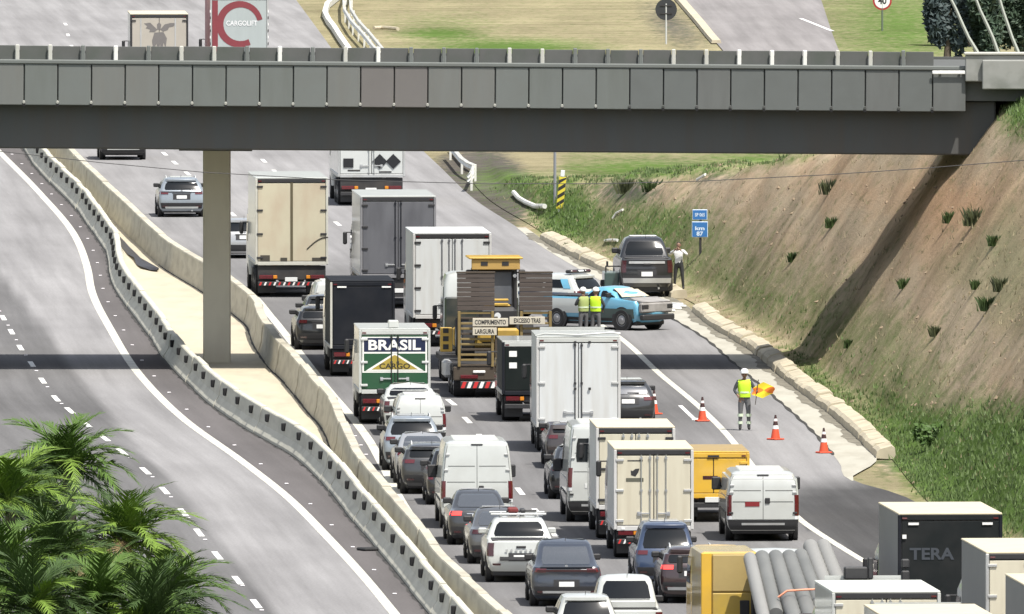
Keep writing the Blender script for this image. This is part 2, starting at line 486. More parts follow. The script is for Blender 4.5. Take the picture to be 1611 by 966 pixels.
def barrier(root, f, prof, Y0, Y1, seg, gap, mat, slot_side):
    Y = Y0; k = 0
    while Y < Y1:
        a, b = Y + gap, Y + seg - gap
        n = 3; V = []; F = []; m = len(prof)
        dz = random.uniform(-.02, .02); dx = random.uniform(-.025, .025)
        for j in range(n + 1):
            y = a + (b - a) * j / n; x = f(y) + dx
            for o, z in prof: V.append((x + o, y, z + (dz if z > .5 else 0)))
        for j in range(n):
            for i in range(m - 1):
                F.append((j*m+i, j*m+i+1, (j+1)*m+i+1, (j+1)*m+i))
        F += [tuple(range(m)), tuple(range((n+1)*m-1, n*m-1, -1))]
        mb = MB(); mb.add(V, F)
        s = mk('segment', mb, mat, root, smooth=0.3)
        if slot_side:
            mb = MB(); y = (a + b) / 2; x = f(y) + dx
            t = tang(f, y); c, sn = math.cos(t), math.sin(t)
            pts = []
            for lx, lz in ((.188, .48), (.236, .76), (.30, .76), (.26, .48)):
                pts.append((lx, lz))
            # black delineator box bolted to the sloping face
            mb.box(.10, .26, -.16, .16, .50, .735, 0, .02)
            mk('slot', mb, m_slot, s, (x, y, 0), (0, 0, t), smooth=0)
        Y += seg; k += 1
m_slot = M('slot_black', (0.012, 0.012, 0.013), 0.9, 0, 0.3, 8)
b1 = thing('concrete_barrier', 'pale concrete barrier with black slots along its face beside the light left road', 'barrier')
barrier(b1, f_bar1, PROF, 540, 936, 6.0, 0.012, m_bar, True)
b2 = thing('concrete_barrier', 'smooth cream concrete barrier without slots between island and queueing traffic', 'barrier')
barrier(b2, f_bar2, PROF2, 540, 936, 8.0, 0.012, m_bar2, False)
# dirt-filled joints at the foot of the barriers
m_grit = M('dark_grit', (0.045, 0.043, 0.040), 0.95, 0, 0.4, 2)
wv = lambda Y: .03*math.sin(Y*1.7) + .02*math.sin(Y*.6)
structure(strip('island_joint', lambda Y: f_bar2(Y) - .07 + wv(Y)*.4, lambda Y: f_bar2(Y) + .01, 600, 800, 0.036, m_grit, 1, 1.1))
structure(strip('barrier_joint', lambda Y: f_bar1(Y) - .09 + wv(Y), lambda Y: f_bar1(Y) + .01, 560, 930, 0.006, m_grit, 1, 1.1))
# litter by the barrier foot
mb = MB(); g = gp(585, 866); mb.box(-.35, .35, -.3, .3, 0, .08, 0, .03)
tag(mk('rubber_scrap', mb, m_tyre, None, (g.x, g.y, 0.002), (0, 0, .4)), 'black rubber scrap lying at the foot of the slotted barrier', 'debris')

# ================================================================ kerb and gutter on the right
m_gutter = M('gutter_concrete', (0.42, 0.405, 0.345), 0.9, 0, 0.15, 0.7, stretch=(1, .2, 1), dirt=(0.27, 0.25, 0.20), dirt_amt=0.6, bump=.2)
m_kerb = M('kerb_cream', (0.52, 0.465, 0.345), 0.85, 0, 0.14, 1.5, dirt=(0.25, 0.21, 0.15), dirt_amt=0.5, bump=.3)
m_seam = M('seam_dark', (0.035, 0.034, 0.03), 0.95, 0, 0.3, 3)
structure(strip('gutter', f_seam, lambda Y: f_seam(Y) + (f_curb(Y) + .05 - f_seam(Y))*ss(634, 652, Y), 636, 838, 0.006, m_gutter, 3, 3))
structure(strip('gutter_joint', lambda Y: f_seam(Y) - .05 + .03*math.sin(Y*.9), lambda Y: f_seam(Y) + .05 + .03*math.sin(Y*1.3), 652, 760, 0.012, m_seam, 1, 1.2))
structure(strip('gutter_dirt', lambda Y: f_curb(Y) - .34 + .10*math.sin(Y*.5) + .06*math.sin(Y*1.9), lambda Y: f_curb(Y) + .03, 658, 832, 0.012, M('gutter_silt', (.14, .128, .10), .95, 0, .5, 1.5, dirt=(.30, .28, .22), dirt_amt=.7), 2, 1.2))
kb = thing('kerb', 'raised cream painted drainage kerb along the foot of the embankment', 'kerb')
Y = 650.0
while Y < 824:
    L_ = random.uniform(2.6, 3.4)
    if 757 < Y < 768: Y += L_; continue
    a, b = Y + .03, Y + L_ - .03
    V = []; F = []; h = random.uniform(.24, .32)
    pr = [(-.05, 0), (-.02, h*.7), (.08, h), (.42, h*1.25), (.52, h*1.1), (.56, -.05)]
    for y in (a, (a+b)/2, b):
        j = random.uniform(-.03, .03)
        for o, z in pr: V.append((f_curb(y) + o + j, y, max(-.05, z + random.uniform(-.02, .02))))
    m = len(pr)
    for j in range(2):
        for i in range(m-1): F.append((j*m+i, j*m+i+1, (j+1)*m+i+1, (j+1)*m+i))
    F += [tuple(range(m)), tuple(range(3*m-1, 2*m-1, -1))]
    mb = MB(); mb.add(V, F); mk('kerb_stone', mb, m_kerb, kb, smooth=.4)
    Y += L_

# ================================================================ terrain
HY = np.array([400, 600, 640, 735, 750, 768, 785, 800, 815, 835, 855, 880, 910, 1500])
HZ = np.array([9.4, 9.6, 9.6, 9.6, 6.9, 5.6, 4.5, 3.7, 3.1, 2.2, 1.2, .5, .1, .0])
def hcap(Y): return float(np.interp(Y, HY, HZ))
def bumps(x, y):
    return (0.16*math.sin(x*1.3 + y*.11) * math.sin(y*.23 + 1.7) + 0.10*math.sin(x*2.7 - y*.31 + 2)
            + 0.07*math.sin(y*.9 + x*.6) + 0.05*math.sin(x*5.1 + y*1.7))
def emb_z(x, Y):
    u = x - (f_curb(Y) + 0.5)
    if u <= 0: return 0.0
    h = hcap(Y)
    s = 0.20*min(u, .9) + max(0, u - .9) * 1.48          # gentle toe, then the cut slope
    k = 0.8 if h > 1.5 else .3
    z = -math.log(math.exp(-s/k) + math.exp(-h/k)) * k if h > .05 else min(s, h)
    z = max(0, z) + max(0, u - 10) * 0.02 * min(1, h/3)
    gl = math.sin(Y*.83 + 1.1*math.sin(Y*.21) + .35*u) * math.sin(Y*.29 + .2*u)
    return z + (bumps(x, Y)*.75 - .26*max(0, gl)**2 * min(1, u*.25)) * min(1, u*.5) * min(1, h/1.5)
def emb_hit(px, py, off=0.0):
    d = ray(px, py); t = 560.0
    while t < 1250:
        p = d * (t / d.y); z = CAM_H + p.z
        if z <= max(emb_z(p.x, t), 0) + off: return Vector((p.x, t, max(emb_z(p.x, t), 0)))
        t += .1
    return gp(px, py)

def blob(px, py, cx, cy, rx, ry, ang=0.0):
    dx, dy = px - cx, py - cy
    c, s = math.cos(ang), math.sin(ang)
    a, b = (dx*c + dy*s)/rx, (-dx*s + dy*c)/ry
    return max(0.0, 1 - math.sqrt(a*a + b*b))
def cover(x, y, z):
    """share of green grass, share of dry grass, share of dark soil, share of red clay at a spot"""
    px, py = proj(x, y, z)
    u = x - f_curb(y)
    g = d = k = r = 0.0
    if u > 0 and y < 930:
        h = hcap(y)
        g += 1.3*blob(px, py, 1580, 735, 190, 130)                            # lush grass low on the right
        g += .8*blob(px, py, 1430, 700, 130, 70, .75)
        g += .55*blob(px, py, 1300, 615, 120, 30, .75)
        g += .35*max(0, 1 - abs(u - 1.8)/1.8)
        if y > 772: g += .28*ss(-.9, -.1, z - h); d += .45*ss(-.5, 0, z - h)                                 # crest
        g += .9*blob(px, py, 890, 340, 70, 60) + .6*blob(px, py, 1010, 266, 190, 20)
        g += .45*blob(px, py, 1190, 250, 110, 14) + .45*blob(px, py, 1040, 350, 120, 50)
        g += 1.2*blob(px, py, 1610, 165, 60, 70)
        d += .9*blob(px, py, 1080, 400, 150, 110) + .8*blob(px, py, 960, 370, 110, 70) + .8*blob(px, py, 1400, 560, 280, 90, .8)
        d += .8*blob(px, py, 1590, 420, 130, 160) + .6*blob(px, py, 1190, 470, 120, 80) + .8*blob(px, py, 1330, 650, 140, 60, .8)
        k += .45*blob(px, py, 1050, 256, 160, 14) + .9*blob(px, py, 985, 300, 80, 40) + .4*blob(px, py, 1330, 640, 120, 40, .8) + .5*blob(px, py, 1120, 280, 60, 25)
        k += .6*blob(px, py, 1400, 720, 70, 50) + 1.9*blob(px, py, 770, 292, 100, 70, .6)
        r += .8*blob(px, py, 1520, 330, 130, 110) + .5*blob(px, py, 1330, 290, 130, 60)
        if h < 1.0 and py < 280: d += .8*ss(280, 255, py); g -= .5*ss(280, 255, py)*ss(900, 860, px)
    else:
        d = .85 if px > 400 else .3
        g = .05
        g += 1.0*blob(px, py, 800, 74, 200, 22) + .7*blob(px, py, 690, 52, 90, 12)
        g += .35*blob(px, py, 700, 40, 120, 30)
        g += .72*blob(px, py, 1420, 40, 200, 130)
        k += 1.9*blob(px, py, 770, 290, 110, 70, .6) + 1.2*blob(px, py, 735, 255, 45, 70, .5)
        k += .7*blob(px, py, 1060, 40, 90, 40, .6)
        r += .35
        if x < f_ldash(min(y, 1400)) - 6: g = 1.0
    return min(1, g), min(1, d), min(1, k), min(1, r)

def soil_mat(name):
    m = bpy.data.materials.new(name); m.use_nodes = True
    nt = m.node_tree; n = nt.nodes; L = nt.links; p = n['Principled BSDF']
    p.inputs['Roughness'].default_value = 0.95; p.inputs['Specular IOR Level'].default_value = 0.0
    tc = n.new('ShaderNodeTexCoord')
    def noise(sc, st=(1, 1, 1), det=7, ro=.65):
        mp = n.new('ShaderNodeMapping'); mp.inputs['Scale'].default_value = st
        L.new(tc.outputs['Object'], mp.inputs[0])
        k = n.new('ShaderNodeTexNoise'); k.inputs['Scale'].default_value = sc; k.inputs['Detail'].default_value = det
        k.inputs['Roughness'].default_value = ro
        L.new(mp.outputs[0], k.inputs[0]); return k.outputs['Fac']
    at_ = link_attr(nt, 'cover'); sp = n.new('ShaderNodeSeparateColor'); L.new(at_.outputs['Color'], sp.inputs[0])
    n1 = noise(.55, (1, .12, 1)); n2 = noise(2.4, (1, .3, 1)); n3 = noise(9, (1, .6, 1)); n4 = noise(.9, (.5, .25, .35))
    def masked(share, nz, sharp=.22):
        a = n.new('ShaderNodeMath'); a.operation = 'MULTIPLY_ADD'
        L.new(nz, a.inputs[0]); a.inputs[1].default_value = -1.5; a.inputs[2].default_value = .55
        b = n.new('ShaderNodeMath'); b.operation = 'ADD'; L.new(share, b.inputs[0]); L.new(a.outputs[0], b.inputs[1])
        r = n.new('ShaderNodeMapRange'); r.inputs[1].default_value = .15 - sharp; r.inputs[2].default_value = .15 + sharp + .1
        L.new(b.outputs[0], r.inputs[0]); return r.outputs[0]
    def mix(f, a, b):
        x = n.new('ShaderNodeMix'); x.data_type = 'RGBA'; L.new(f, x.inputs[0])
        for i, s in ((6, a), (7, b)):
            if isinstance(s, tuple): x.inputs[i].default_value = (*s, 1)
            else: L.new(s, x.inputs[i])
        return x.outputs[2]
    c = mix(n2, (0.31, 0.25, 0.178), (0.43, 0.355, 0.26))
    c = mix(n4, c, (0.375, 0.30, 0.205))
    al = at_.outputs['Alpha']
    c = mix(masked(al, n1, .4), c, mix(n2, (0.42, 0.245, 0.145), (0.48, 0.32, 0.20)))
    c = mix(masked(sp.outputs[1], n1), c, mix(n3, (0.24, 0.212, 0.13), (0.32, 0.285, 0.18)))
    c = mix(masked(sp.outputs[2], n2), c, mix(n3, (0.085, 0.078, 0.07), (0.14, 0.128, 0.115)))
    c = mix(masked(sp.outputs[0], n2, .3), c, mix(n3, (0.072, 0.125, 0.032), (0.125, 0.19, 0.055)))
    n6 = noise(.16, (1, .35, 1), 8, .7); n7 = noise(30, (1, .6, 1), 4)
    def mul(src, fac, lo, hi):
        mr = n.new('ShaderNodeMapRange'); mr.inputs[1].default_value = .3; mr.inputs[2].default_value = .7
        mr.inputs[3].default_value = lo; mr.inputs[4].default_value = hi; L.new(fac, mr.inputs[0])
        v = n.new('ShaderNodeVectorMath'); v.operation = 'SCALE'; L.new(src, v.inputs[0]); L.new(mr.outputs[0], v.inputs['Scale']); return v.outputs[0]
    n8 = noise(.42, (.12, 1, .12), 7, .6)
    c = mul(c, n8, .78, 1.14); c = mul(c, n6, .72, 1.22); c = mul(c, n7, .82, 1.16)
    L.new(c, p.inputs['Base Color'])
    b = n.new('ShaderNodeBump'); b.inputs['Strength'].default_value = .5; b.inputs['Distance'].default_value = .08
    L.new(n3, b.inputs['Height']); L.new(b.outputs[0], p.inputs['Normal'])
    return m
m_soil = soil_mat('soil_and_grass')

def grid_mesh(name, V, F, C, mat):
    me = bpy.data.meshes.new(name); me.from_pydata(V, [], F)
    a = me.attributes.new('cover', 'FLOAT_COLOR', 'POINT')
    a.data.foreach_set('color', np.array(C, dtype=np.float32).ravel())
    me.polygons.foreach_set('use_smooth', [True]*len(F)); me.materials.append(mat); me.update()
    o = bpy.data.objects.new(name, me); COL.objects.link(o); return structure(o)

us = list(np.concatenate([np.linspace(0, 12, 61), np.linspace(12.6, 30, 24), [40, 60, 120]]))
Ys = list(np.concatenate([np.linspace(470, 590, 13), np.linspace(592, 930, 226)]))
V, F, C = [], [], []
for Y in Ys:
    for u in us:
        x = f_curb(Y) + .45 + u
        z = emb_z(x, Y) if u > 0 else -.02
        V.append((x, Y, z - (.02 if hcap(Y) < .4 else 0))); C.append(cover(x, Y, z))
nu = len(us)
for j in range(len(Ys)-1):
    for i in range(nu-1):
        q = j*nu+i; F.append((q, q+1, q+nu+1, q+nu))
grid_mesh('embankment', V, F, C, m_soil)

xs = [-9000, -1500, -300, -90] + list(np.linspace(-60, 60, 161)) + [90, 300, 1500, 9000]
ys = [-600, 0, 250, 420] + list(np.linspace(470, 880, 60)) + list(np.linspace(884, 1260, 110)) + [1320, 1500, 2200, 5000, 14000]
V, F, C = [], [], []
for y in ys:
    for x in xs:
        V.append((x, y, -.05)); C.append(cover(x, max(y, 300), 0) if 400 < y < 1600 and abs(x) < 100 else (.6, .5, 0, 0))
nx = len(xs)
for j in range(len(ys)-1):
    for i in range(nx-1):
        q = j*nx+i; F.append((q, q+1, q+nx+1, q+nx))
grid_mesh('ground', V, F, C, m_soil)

# ---- side road climbing away on the far right
f_rl = curve([(1064, 0), (1126, 66), (1180, 130)]); f_rr = curve([(1292, 0), (1322, 84), (1345, 130)])
m_side = road_mat('side_road_asphalt', (0.235, 0.225, 0.225), (0.15, 0.145, 0.14))
rs = structure(strip('side_road', f_rl, f_rr, 1000, 1500, 0.0, m_side, 10, 6))
for px, py in ((1282, 38), (1240, 38)):
    Y = gp(px, py).y; X = gp(px, py).x
    if px > 1250: strip('lane_dash', lambda y: X - .1 - (y-Y)*.055, lambda y: X + .12 - (y-Y)*.055, Y - 13, Y + 11, 0.006, m_dash, 1, 4, rs)
mb = MB()
pts = [gp(x, y) for x, y in ((1064, -6), (1083, 16), (1102, 38), (1118, 58), (1127, 68))]
for a, b in zip(pts[:-1], pts[1:]):
    k2 = MB()
    w0 = .26
    k2.add([(a.x-w0, a.y, 0), (a.x+w0, a.y, 0), (b.x+w0, b.y, 0), (b.x-w0, b.y, 0),
            (a.x-w0*.8, a.y, .16), (a.x+w0*.8, a.y, .16), (b.x+w0*.8, b.y, .16), (b.x-w0*.8, b.y, .16)],
           [(4, 5, 6, 7), (0, 1, 5, 4), (1, 2, 6, 5), (2, 3, 7, 6), (3, 0, 4, 7)])
    mk('kerb_stone', k2, m_kerb, rs, smooth=0)

# ================================================================ bridge
YB = 708.0; BD = 11.0
sB = scale_at(YB)
def bx(px): return (px - IW/2) / sB
def bz(py): return at(805, py, YB).z
bridge = thing('overpass_bridge', 'grey concrete overpass crossing the motorway on one square pillar', 'bridge', (0, YB, 0))
bridge.rotation_euler = (0, 0.0072, 0)
m_fascia = M('fascia_concrete', (0.142, 0.155, 0.149), 0.85, 0, 0.10, .8, bump=.1, dirt=(0.135, 0.142, 0.132), dirt_amt=.5)
m_fascia2 = M('fascia_concrete_pinkish', (0.150, 0.142, 0.137), 0.85, 0, 0.10, .8, bump=.1, dirt=(0.14, 0.132, 0.128), dirt_amt=.5)
m_fascia3 = M('fascia_concrete_dark', (0.118, 0.129, 0.126), 0.85, 0, 0.10, .8, bump=.1, dirt=(0.10, 0.108, 0.104), dirt_amt=.5)
m_fasciab = M('fascia_concrete_greenish', (0.136, 0.149, 0.142), 0.85, 0, 0.12, .8, bump=.1, stretch=(2, 1, .4), dirt=(0.115, 0.125, 0.112), dirt_amt=.6)
m_fasciac = M('fascia_concrete_worn', (0.149, 0.156, 0.149), 0.85, 0, 0.12, .8, bump=.1, stretch=(2, 1, .4), dirt=(0.145, 0.145, 0.132), dirt_amt=.6)
m_fascia3b = M('fascia_concrete_dark_worn', (0.124, 0.132, 0.129), 0.85, 0, 0.12, .8, bump=.1, stretch=(2, 1, .4), dirt=(0.10, 0.105, 0.10), dirt_amt=.6)
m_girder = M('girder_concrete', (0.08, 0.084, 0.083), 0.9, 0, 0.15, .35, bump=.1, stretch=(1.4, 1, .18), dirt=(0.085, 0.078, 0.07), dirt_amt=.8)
m_pillar = M('pillar_concrete', (0.62, 0.58, 0.47), 0.9, 0, 0.10, .8, bump=.15, stretch=(1, 1, .4), dirt=(0.46, 0.42, 0.34), dirt_amt=.5)
m_post = M('post_concrete', (0.46, 0.46, 0.42), 0.8, 0, 0.12, 2)
m_postw = M('post_white', (0.72, 0.72, 0.68), 0.7, 0, 0.08, 2)
m_parapet = M('parapet_concrete', (0.10, 0.103, 0.10), 0.9, 0, 0.2, 1.2, dirt=(0.07, 0.085, 0.07), dirt_amt=.6)
XL, XR = -24.0, 15.6
zt, z1, z0, zg = bz(82), bz(106), bz(171), bz(240)
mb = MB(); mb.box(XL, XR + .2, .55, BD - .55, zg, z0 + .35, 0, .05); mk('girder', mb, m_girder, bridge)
mb = MB(); mb.box(XL, XR + 3, .18, BD - .18, z0 + .36, z1 - .02); mk('deck', mb, m_parapet, bridge)
mb = MB(); mb.box(XL, XR - .35, -.10, .30, z1 + .003, bz(99), 0, .03); mk('deck_edge', mb, m_fascia, bridge)
gaps = [35 + 52.9 * i for i in range(-4, 29)]
panel_me = {}
for i in range(len(gaps) - 1):
    a, b = bx(gaps[i]) + .018, bx(gaps[i+1]) - .018
    if b > bx(1522): b = bx(1522)
    if b - a < .3: continue
    mb = MB(); mb.box(a, b, -.06 + random.uniform(-.012, .012), .16, z0 + random.uniform(0, .02), z1, 0, .02)
    shade = (0, 1, 0, 2, 1, 0, 2, 2, 0, 1)[i % 10]
    m_ = (m_fascia3, m_fascia3b)[shade % 2] if gaps[i] > 960 else (m_fascia2 if 540 < gaps[i] < 700 and i % 3 != 1 else (m_fascia, m_fasciab, m_fasciac)[shade])
    mk('fascia_panel', mb, m_, bridge)
    mb = MB(); mb.tube((a - .02, .0, z0 + .12), (a - .02, -.10, z0 + .10), .045, n=8)
    mb.box(a - .055, a + .02, -.085, -.02, z0 - .03, z0 + .07, 1)
    mk('drain_pipe', mb, [m_post if gaps[i] < 960 else m_parapet, m_slot], bridge)
# parapet: dark panels set back between pale posts
zd = z1 + .06; zp = bz(99) - .02
for i in range(-4, 28):
    a, b = bx(24 + 51.6*i), bx(24 + 51.6*(i+1))
    if a > bx(1440): break
    mb = MB(); mb.box(a + .08, b - .08, .16, .28, zp, bz(77.5) + random.uniform(-.01, .01), 0, .01); mk('parapet_panel', mb, m_parapet, bridge)
    mb = MB(); mb.box(a - .065, a + .065, .02, .29, zp, bz(76.5) + random.uniform(.0, .03), 0, .02)
    mk('parapet_post', mb, m_postw if i in (3, 8, 11, 22, 23, 24) else m_post if (i * 7) % 5 in (0, 2) else m_fascia, bridge)
mb = MB(); mb.box(XL, XR + 3, BD - .5, BD - .2, zd - .1, zd + .08); mk('far_kerb', mb, m_parapet, bridge)
mb = MB(); mb.box(XL, XR + 4, .45, BD - .55, z1 + .0, zd); mk('carriageway', mb, m_parapet, bridge)
# pillar
gpil = gp(341, 572)
mb = MB(); mb.box(-.455, .455, -.45, .45, -.1, zg + .1, 0, .04)
pil = mk('pillar', mb, m_pillar, bridge, (gpil.x, gpil.y + .45 - YB, 0), (0, -0.0072, 0))
mb = MB(); mb.box(-1.2, 1.2, 1.5, BD - 2, zg - .02, zg + .1); mk('pillar_cap', mb, m_girder, bridge, (gpil.x, 0, -.05))
# approach wall and white rail on the right
m_wall = M('approach_wall_concrete', (0.27, 0.275, 0.26), 0.9, 0, 0.15, .8, dirt=(0.12, 0.13, 0.11), dirt_amt=.7)
ap = thing('approach_wall', 'grey concrete approach wall where the overpass meets the grassy bank', 'wall', (0, YB, 0))
mb = MB(); mb.box(bx(1518), bx(1518) + 9, -.25, .15, bz(128), bz(86), 0, .03); mk('wall_slab', mb, m_wall, ap)
mb = MB(); mb.box(bx(1516), bx(1518) + 9, -.32, .22, bz(86) + .002, bz(82), 0, .02); mk('coping', mb, m_post, ap)
mb = MB(); mb.box(bx(1518) + .55, bx(1518) + 9, -.45, -.26, bz(140), bz(94), 0, .03); mk('wing_panel', mb, m_wall, ap)
rl_ = thing('guard_rail', 'short white guard rail at the right end of the overpass', 'guard rail', (0, YB, 0))
mb = MB(); mb.box(bx(1466), bx(1553), -.20, -.15, bz(116.5), bz(111), 0, .02); mk('rail', mb, M('white_rail', (.8, .8, .78), .5), rl_)
for px in (1480, 1510, 1540):
    mb = MB(); mb.box(bx(px) - .03, bx(px) + .03, -.15, -.101, bz(116), bz(111)); mk('bracket', mb, m_galv, rl_)
# ================================================================ vehicles: tools
def row_at(rows, z):
    if z <= rows[0][0]: return rows[0]
    for a, b in zip(rows[:-1], rows[1:]):
        if a[0] <= z <= b[0] and b[0] > a[0]:
            t = (z - a[0]) / (b[0] - a[0]); last = tuple(p + (q - p) * t for p, q in zip(a, b))
            if z < b[0]: return last
    return rows[-1] if z >= rows[-1][0] else last

def ring(row, br, bf):
    z, yr, yf, hw, rc = row
    P = []; nx = 10; ex = hw - rc
    o = br * (ex / hw) ** 2; of = bf * (ex / hw) ** 2
    for i in range(nx):
        x = -ex + 2*ex*i/(nx-1); P.append((x, yr + br*(x/hw)**2, z))
    for k in (1, 2, 3):
        t = k*PI/8; P.append((ex + rc*math.sin(t), yr + o + rc - rc*math.cos(t), z))
    ya, yb = yr + o + rc, yf - of - rc
    for i in range(8): P.append((hw, ya + (yb-ya)*i/7, z))
    for k in (1, 2, 3):
        t = k*PI/8; P.append((ex + rc*math.cos(t), yb + rc*math.sin(t), z))
    for i in range(nx):
        x = ex - 2*ex*i/(nx-1); P.append((x, yf - bf*(x/hw)**2, z))
    for k in (1, 2, 3):
        t = k*PI/8; P.append((-ex - rc*math.sin(t), yb + rc*math.cos(t), z))
    for i in range(8): P.append((-hw, yb + (ya-yb)*i/7, z))
    for k in (1, 2, 3):
        t = k*PI/8; P.append((-ex - rc*math.cos(t), ya - rc*math.sin(t), z))
    return P

def loft(rows, br, bf, crown=.02):
    mb = MB(); V = []; F = []
    for r in rows: V += ring(r, br, bf)
    n = len(V)//len(rows)
    for k in range(len(rows)-1):
        for i in range(n): F.append((k*n+i, k*n+(i+1) % n, (k+1)*n+(i+1) % n, (k+1)*n+i))
    F.append(tuple(range(n-1, -1, -1)))
    c = len(V); r = rows[-1]; V.append((0, (r[1]+r[2])/2, r[0]+crown)); o = (len(rows)-1)*n
    for i in range(n): F.append((o+i, o+(i+1) % n, c))
    mb.add(V, F); return mb

def rear_y(rows, br, x, z):
    _, yr, yf, hw, rc = row_at(rows, z)
    ex = hw - rc
    if abs(x) <= ex: return yr + br*(x/hw)**2
    d = min(abs(x) - ex, rc*.999)
    return yr + br*(ex/hw)**2 + rc - math.sqrt(max(0, rc*rc - d*d))

def patch(rows, br, z0, z1, xl, xr, off=.012, th=.03, nx=8, nz=5, mb=None, mi=0, absx=True, rnd=0.0):
    """slab lying on the rear surface; xl/xr in metres (absx) or as shares of the half width"""
    mb = mb or MB(); O, I = [], []
    for j in range(nz+1):
        tz = j/nz; z = z0 + (z1-z0)*tz; hw = row_at(rows, z)[3]
        l, r = (xl, xr) if absx else (xl*hw, xr*hw)
        cut = rnd * max(0, abs(tz - .5)*2 - .6)/.4
        l += cut; r -= cut
        for i in range(nx+1):
            x = l + (r-l)*i/nx; x = max(-hw*.999, min(hw*.999, x)); y = rear_y(rows, br, x, z)
            O.append((x*1.002, y-off, z)); I.append((x, y-off+th, z))
    m = nx+1; n = len(O); V = O+I; F = []
    for j in range(nz):
        for i in range(nx):
            q = j*m+i; F.append((q, q+1, q+m+1, q+m)); F.append((n+q, n+q+m, n+q+m+1, n+q+1))
    bd = [i for i in range(nx)] + [j*m+nx for j in range(nz)] + [nz*m+i for i in range(nx, 0, -1)] + [j*m for j in range(nz, 0, -1)]
    for a, b in zip(bd, bd[1:]+bd[:1]): F.append((b, a, n+a, n+b))
    return mb.add(V, F, mi)

def side_patch(rows, z0, z1, ya, yb, side, off=.012, sl0=0.0, sl1=0.0, nz=3, mb=None):
    """window on the flank: from ya to yb at z0; sl0/sl1 shift the ends as z rises"""
    mb = mb or MB(); V = []
    for j in range(nz+1):
        t = j/nz; z = z0+(z1-z0)*t; hw = row_at(rows, z)[3]
        for y in (ya + sl0*t, yb + sl1*t):
            V.append((side*(hw+off), y, z)); V.append((side*(hw-.02), y, z))
    F = []
    for j in range(nz):
        a = j*4
        F += [(a, a+2, a+6, a+4), (a+1, a+5, a+7, a+3), (a, a+4, a+5, a+1), (a+2, a+3, a+7, a+6)]
    F += [(0, 1, 3, 2), (nz*4, nz*4+2, nz*4+3, nz*4+1)]
    return mb.add(V, F)

WHEEL_ME = {}
def wheel(parent, x, y, r, w, side, dual=False):
    key = (round(r, 2), round(w, 2))
    if key not in WHEEL_ME:
        mb = MB(); V = []; F = []; n = 20
        prof = [(-w/2, r*.62), (-w/2, r*.93), (-w*.38, r), (w*.38, r), (w/2, r*.93), (w/2, r*.62)]
        for x_, rr in prof:
            for i in range(n):
                t = 2*PI*i/n; V.append((x_, rr*math.cos(t), rr*math.sin(t)))
        for k in range(5):
            for i in range(n): F.append((k*n+i, (k+1)*n+i, (k+1)*n+(i+1) % n, k*n+(i+1) % n))
        mb.add(V, F); t_me = mb.mesh('tyre'); t_me.materials.append(m_tyre)
        mb = MB(); V = []; F = []; n = 20; e = w/2
        prof = [(-e-.012, r*.12), (-e+.012, r*.2), (-e+.012, r*.40), (-e+.03, r*.50), (-e+.012, r*.60), (-e+.03, r*.63), (e-.03, r*.63), (e-.012, r*.60), (e-.03, r*.50), (e-.012, r*.40), (e-.012, r*.2), (e+.012, r*.12)]
        for x_, rr in prof:
            for i in range(n):
                t = 2*PI*i/n; V.append((x_, rr*math.cos(t), rr*math.sin(t)))
        for k in range(len(prof)-1):
            for i in range(n): F.append((k*n+i, (k+1)*n+i, (k+1)*n+(i+1) % n, k*n+(i+1) % n))
        F += [tuple(range(n)), tuple(range(len(prof)*n-1, (len(prof)-1)*n-1, -1))]
        mb.add(V, F)
        r_me = mb.mesh('rim'); r_me.materials.append(m_rim)
        WHEEL_ME[key] = (t_me, r_me)
    t_me, r_me = WHEEL_ME[key]
    h = bpy.data.objects.new('wheel', None); COL.objects.link(h); h.parent = parent; h.location = (x, y, r); h.empty_display_size = .1
    for nm, me in (('tyre', t_me), ('rim', r_me)):
        o = bpy.data.objects.new(nm, me); COL.objects.link(o); o.parent = h
    return h

def lane_rz(Y, x):
    """heading of the lane a vehicle at (x, Y) stands in"""
    a, b, c = f_qleft(Y), f_sep1(Y), f_qright(Y)
    ta, tb, tc = tang(f_qleft, Y, 12), tang(f_sep1, Y, 12), tang(f_qright, Y, 12)
    return tb

def place(pl, pr, pb, rz=None):
    """rear-face left/right pixel and ground pixel row -> position, width, heading"""
    g = gp((pl+pr)/2, pb); w = (pr-pl)/scale_at(g.y)
    if rz is None: rz = lane_rz(g.y, g.x)
    return g, w, rz

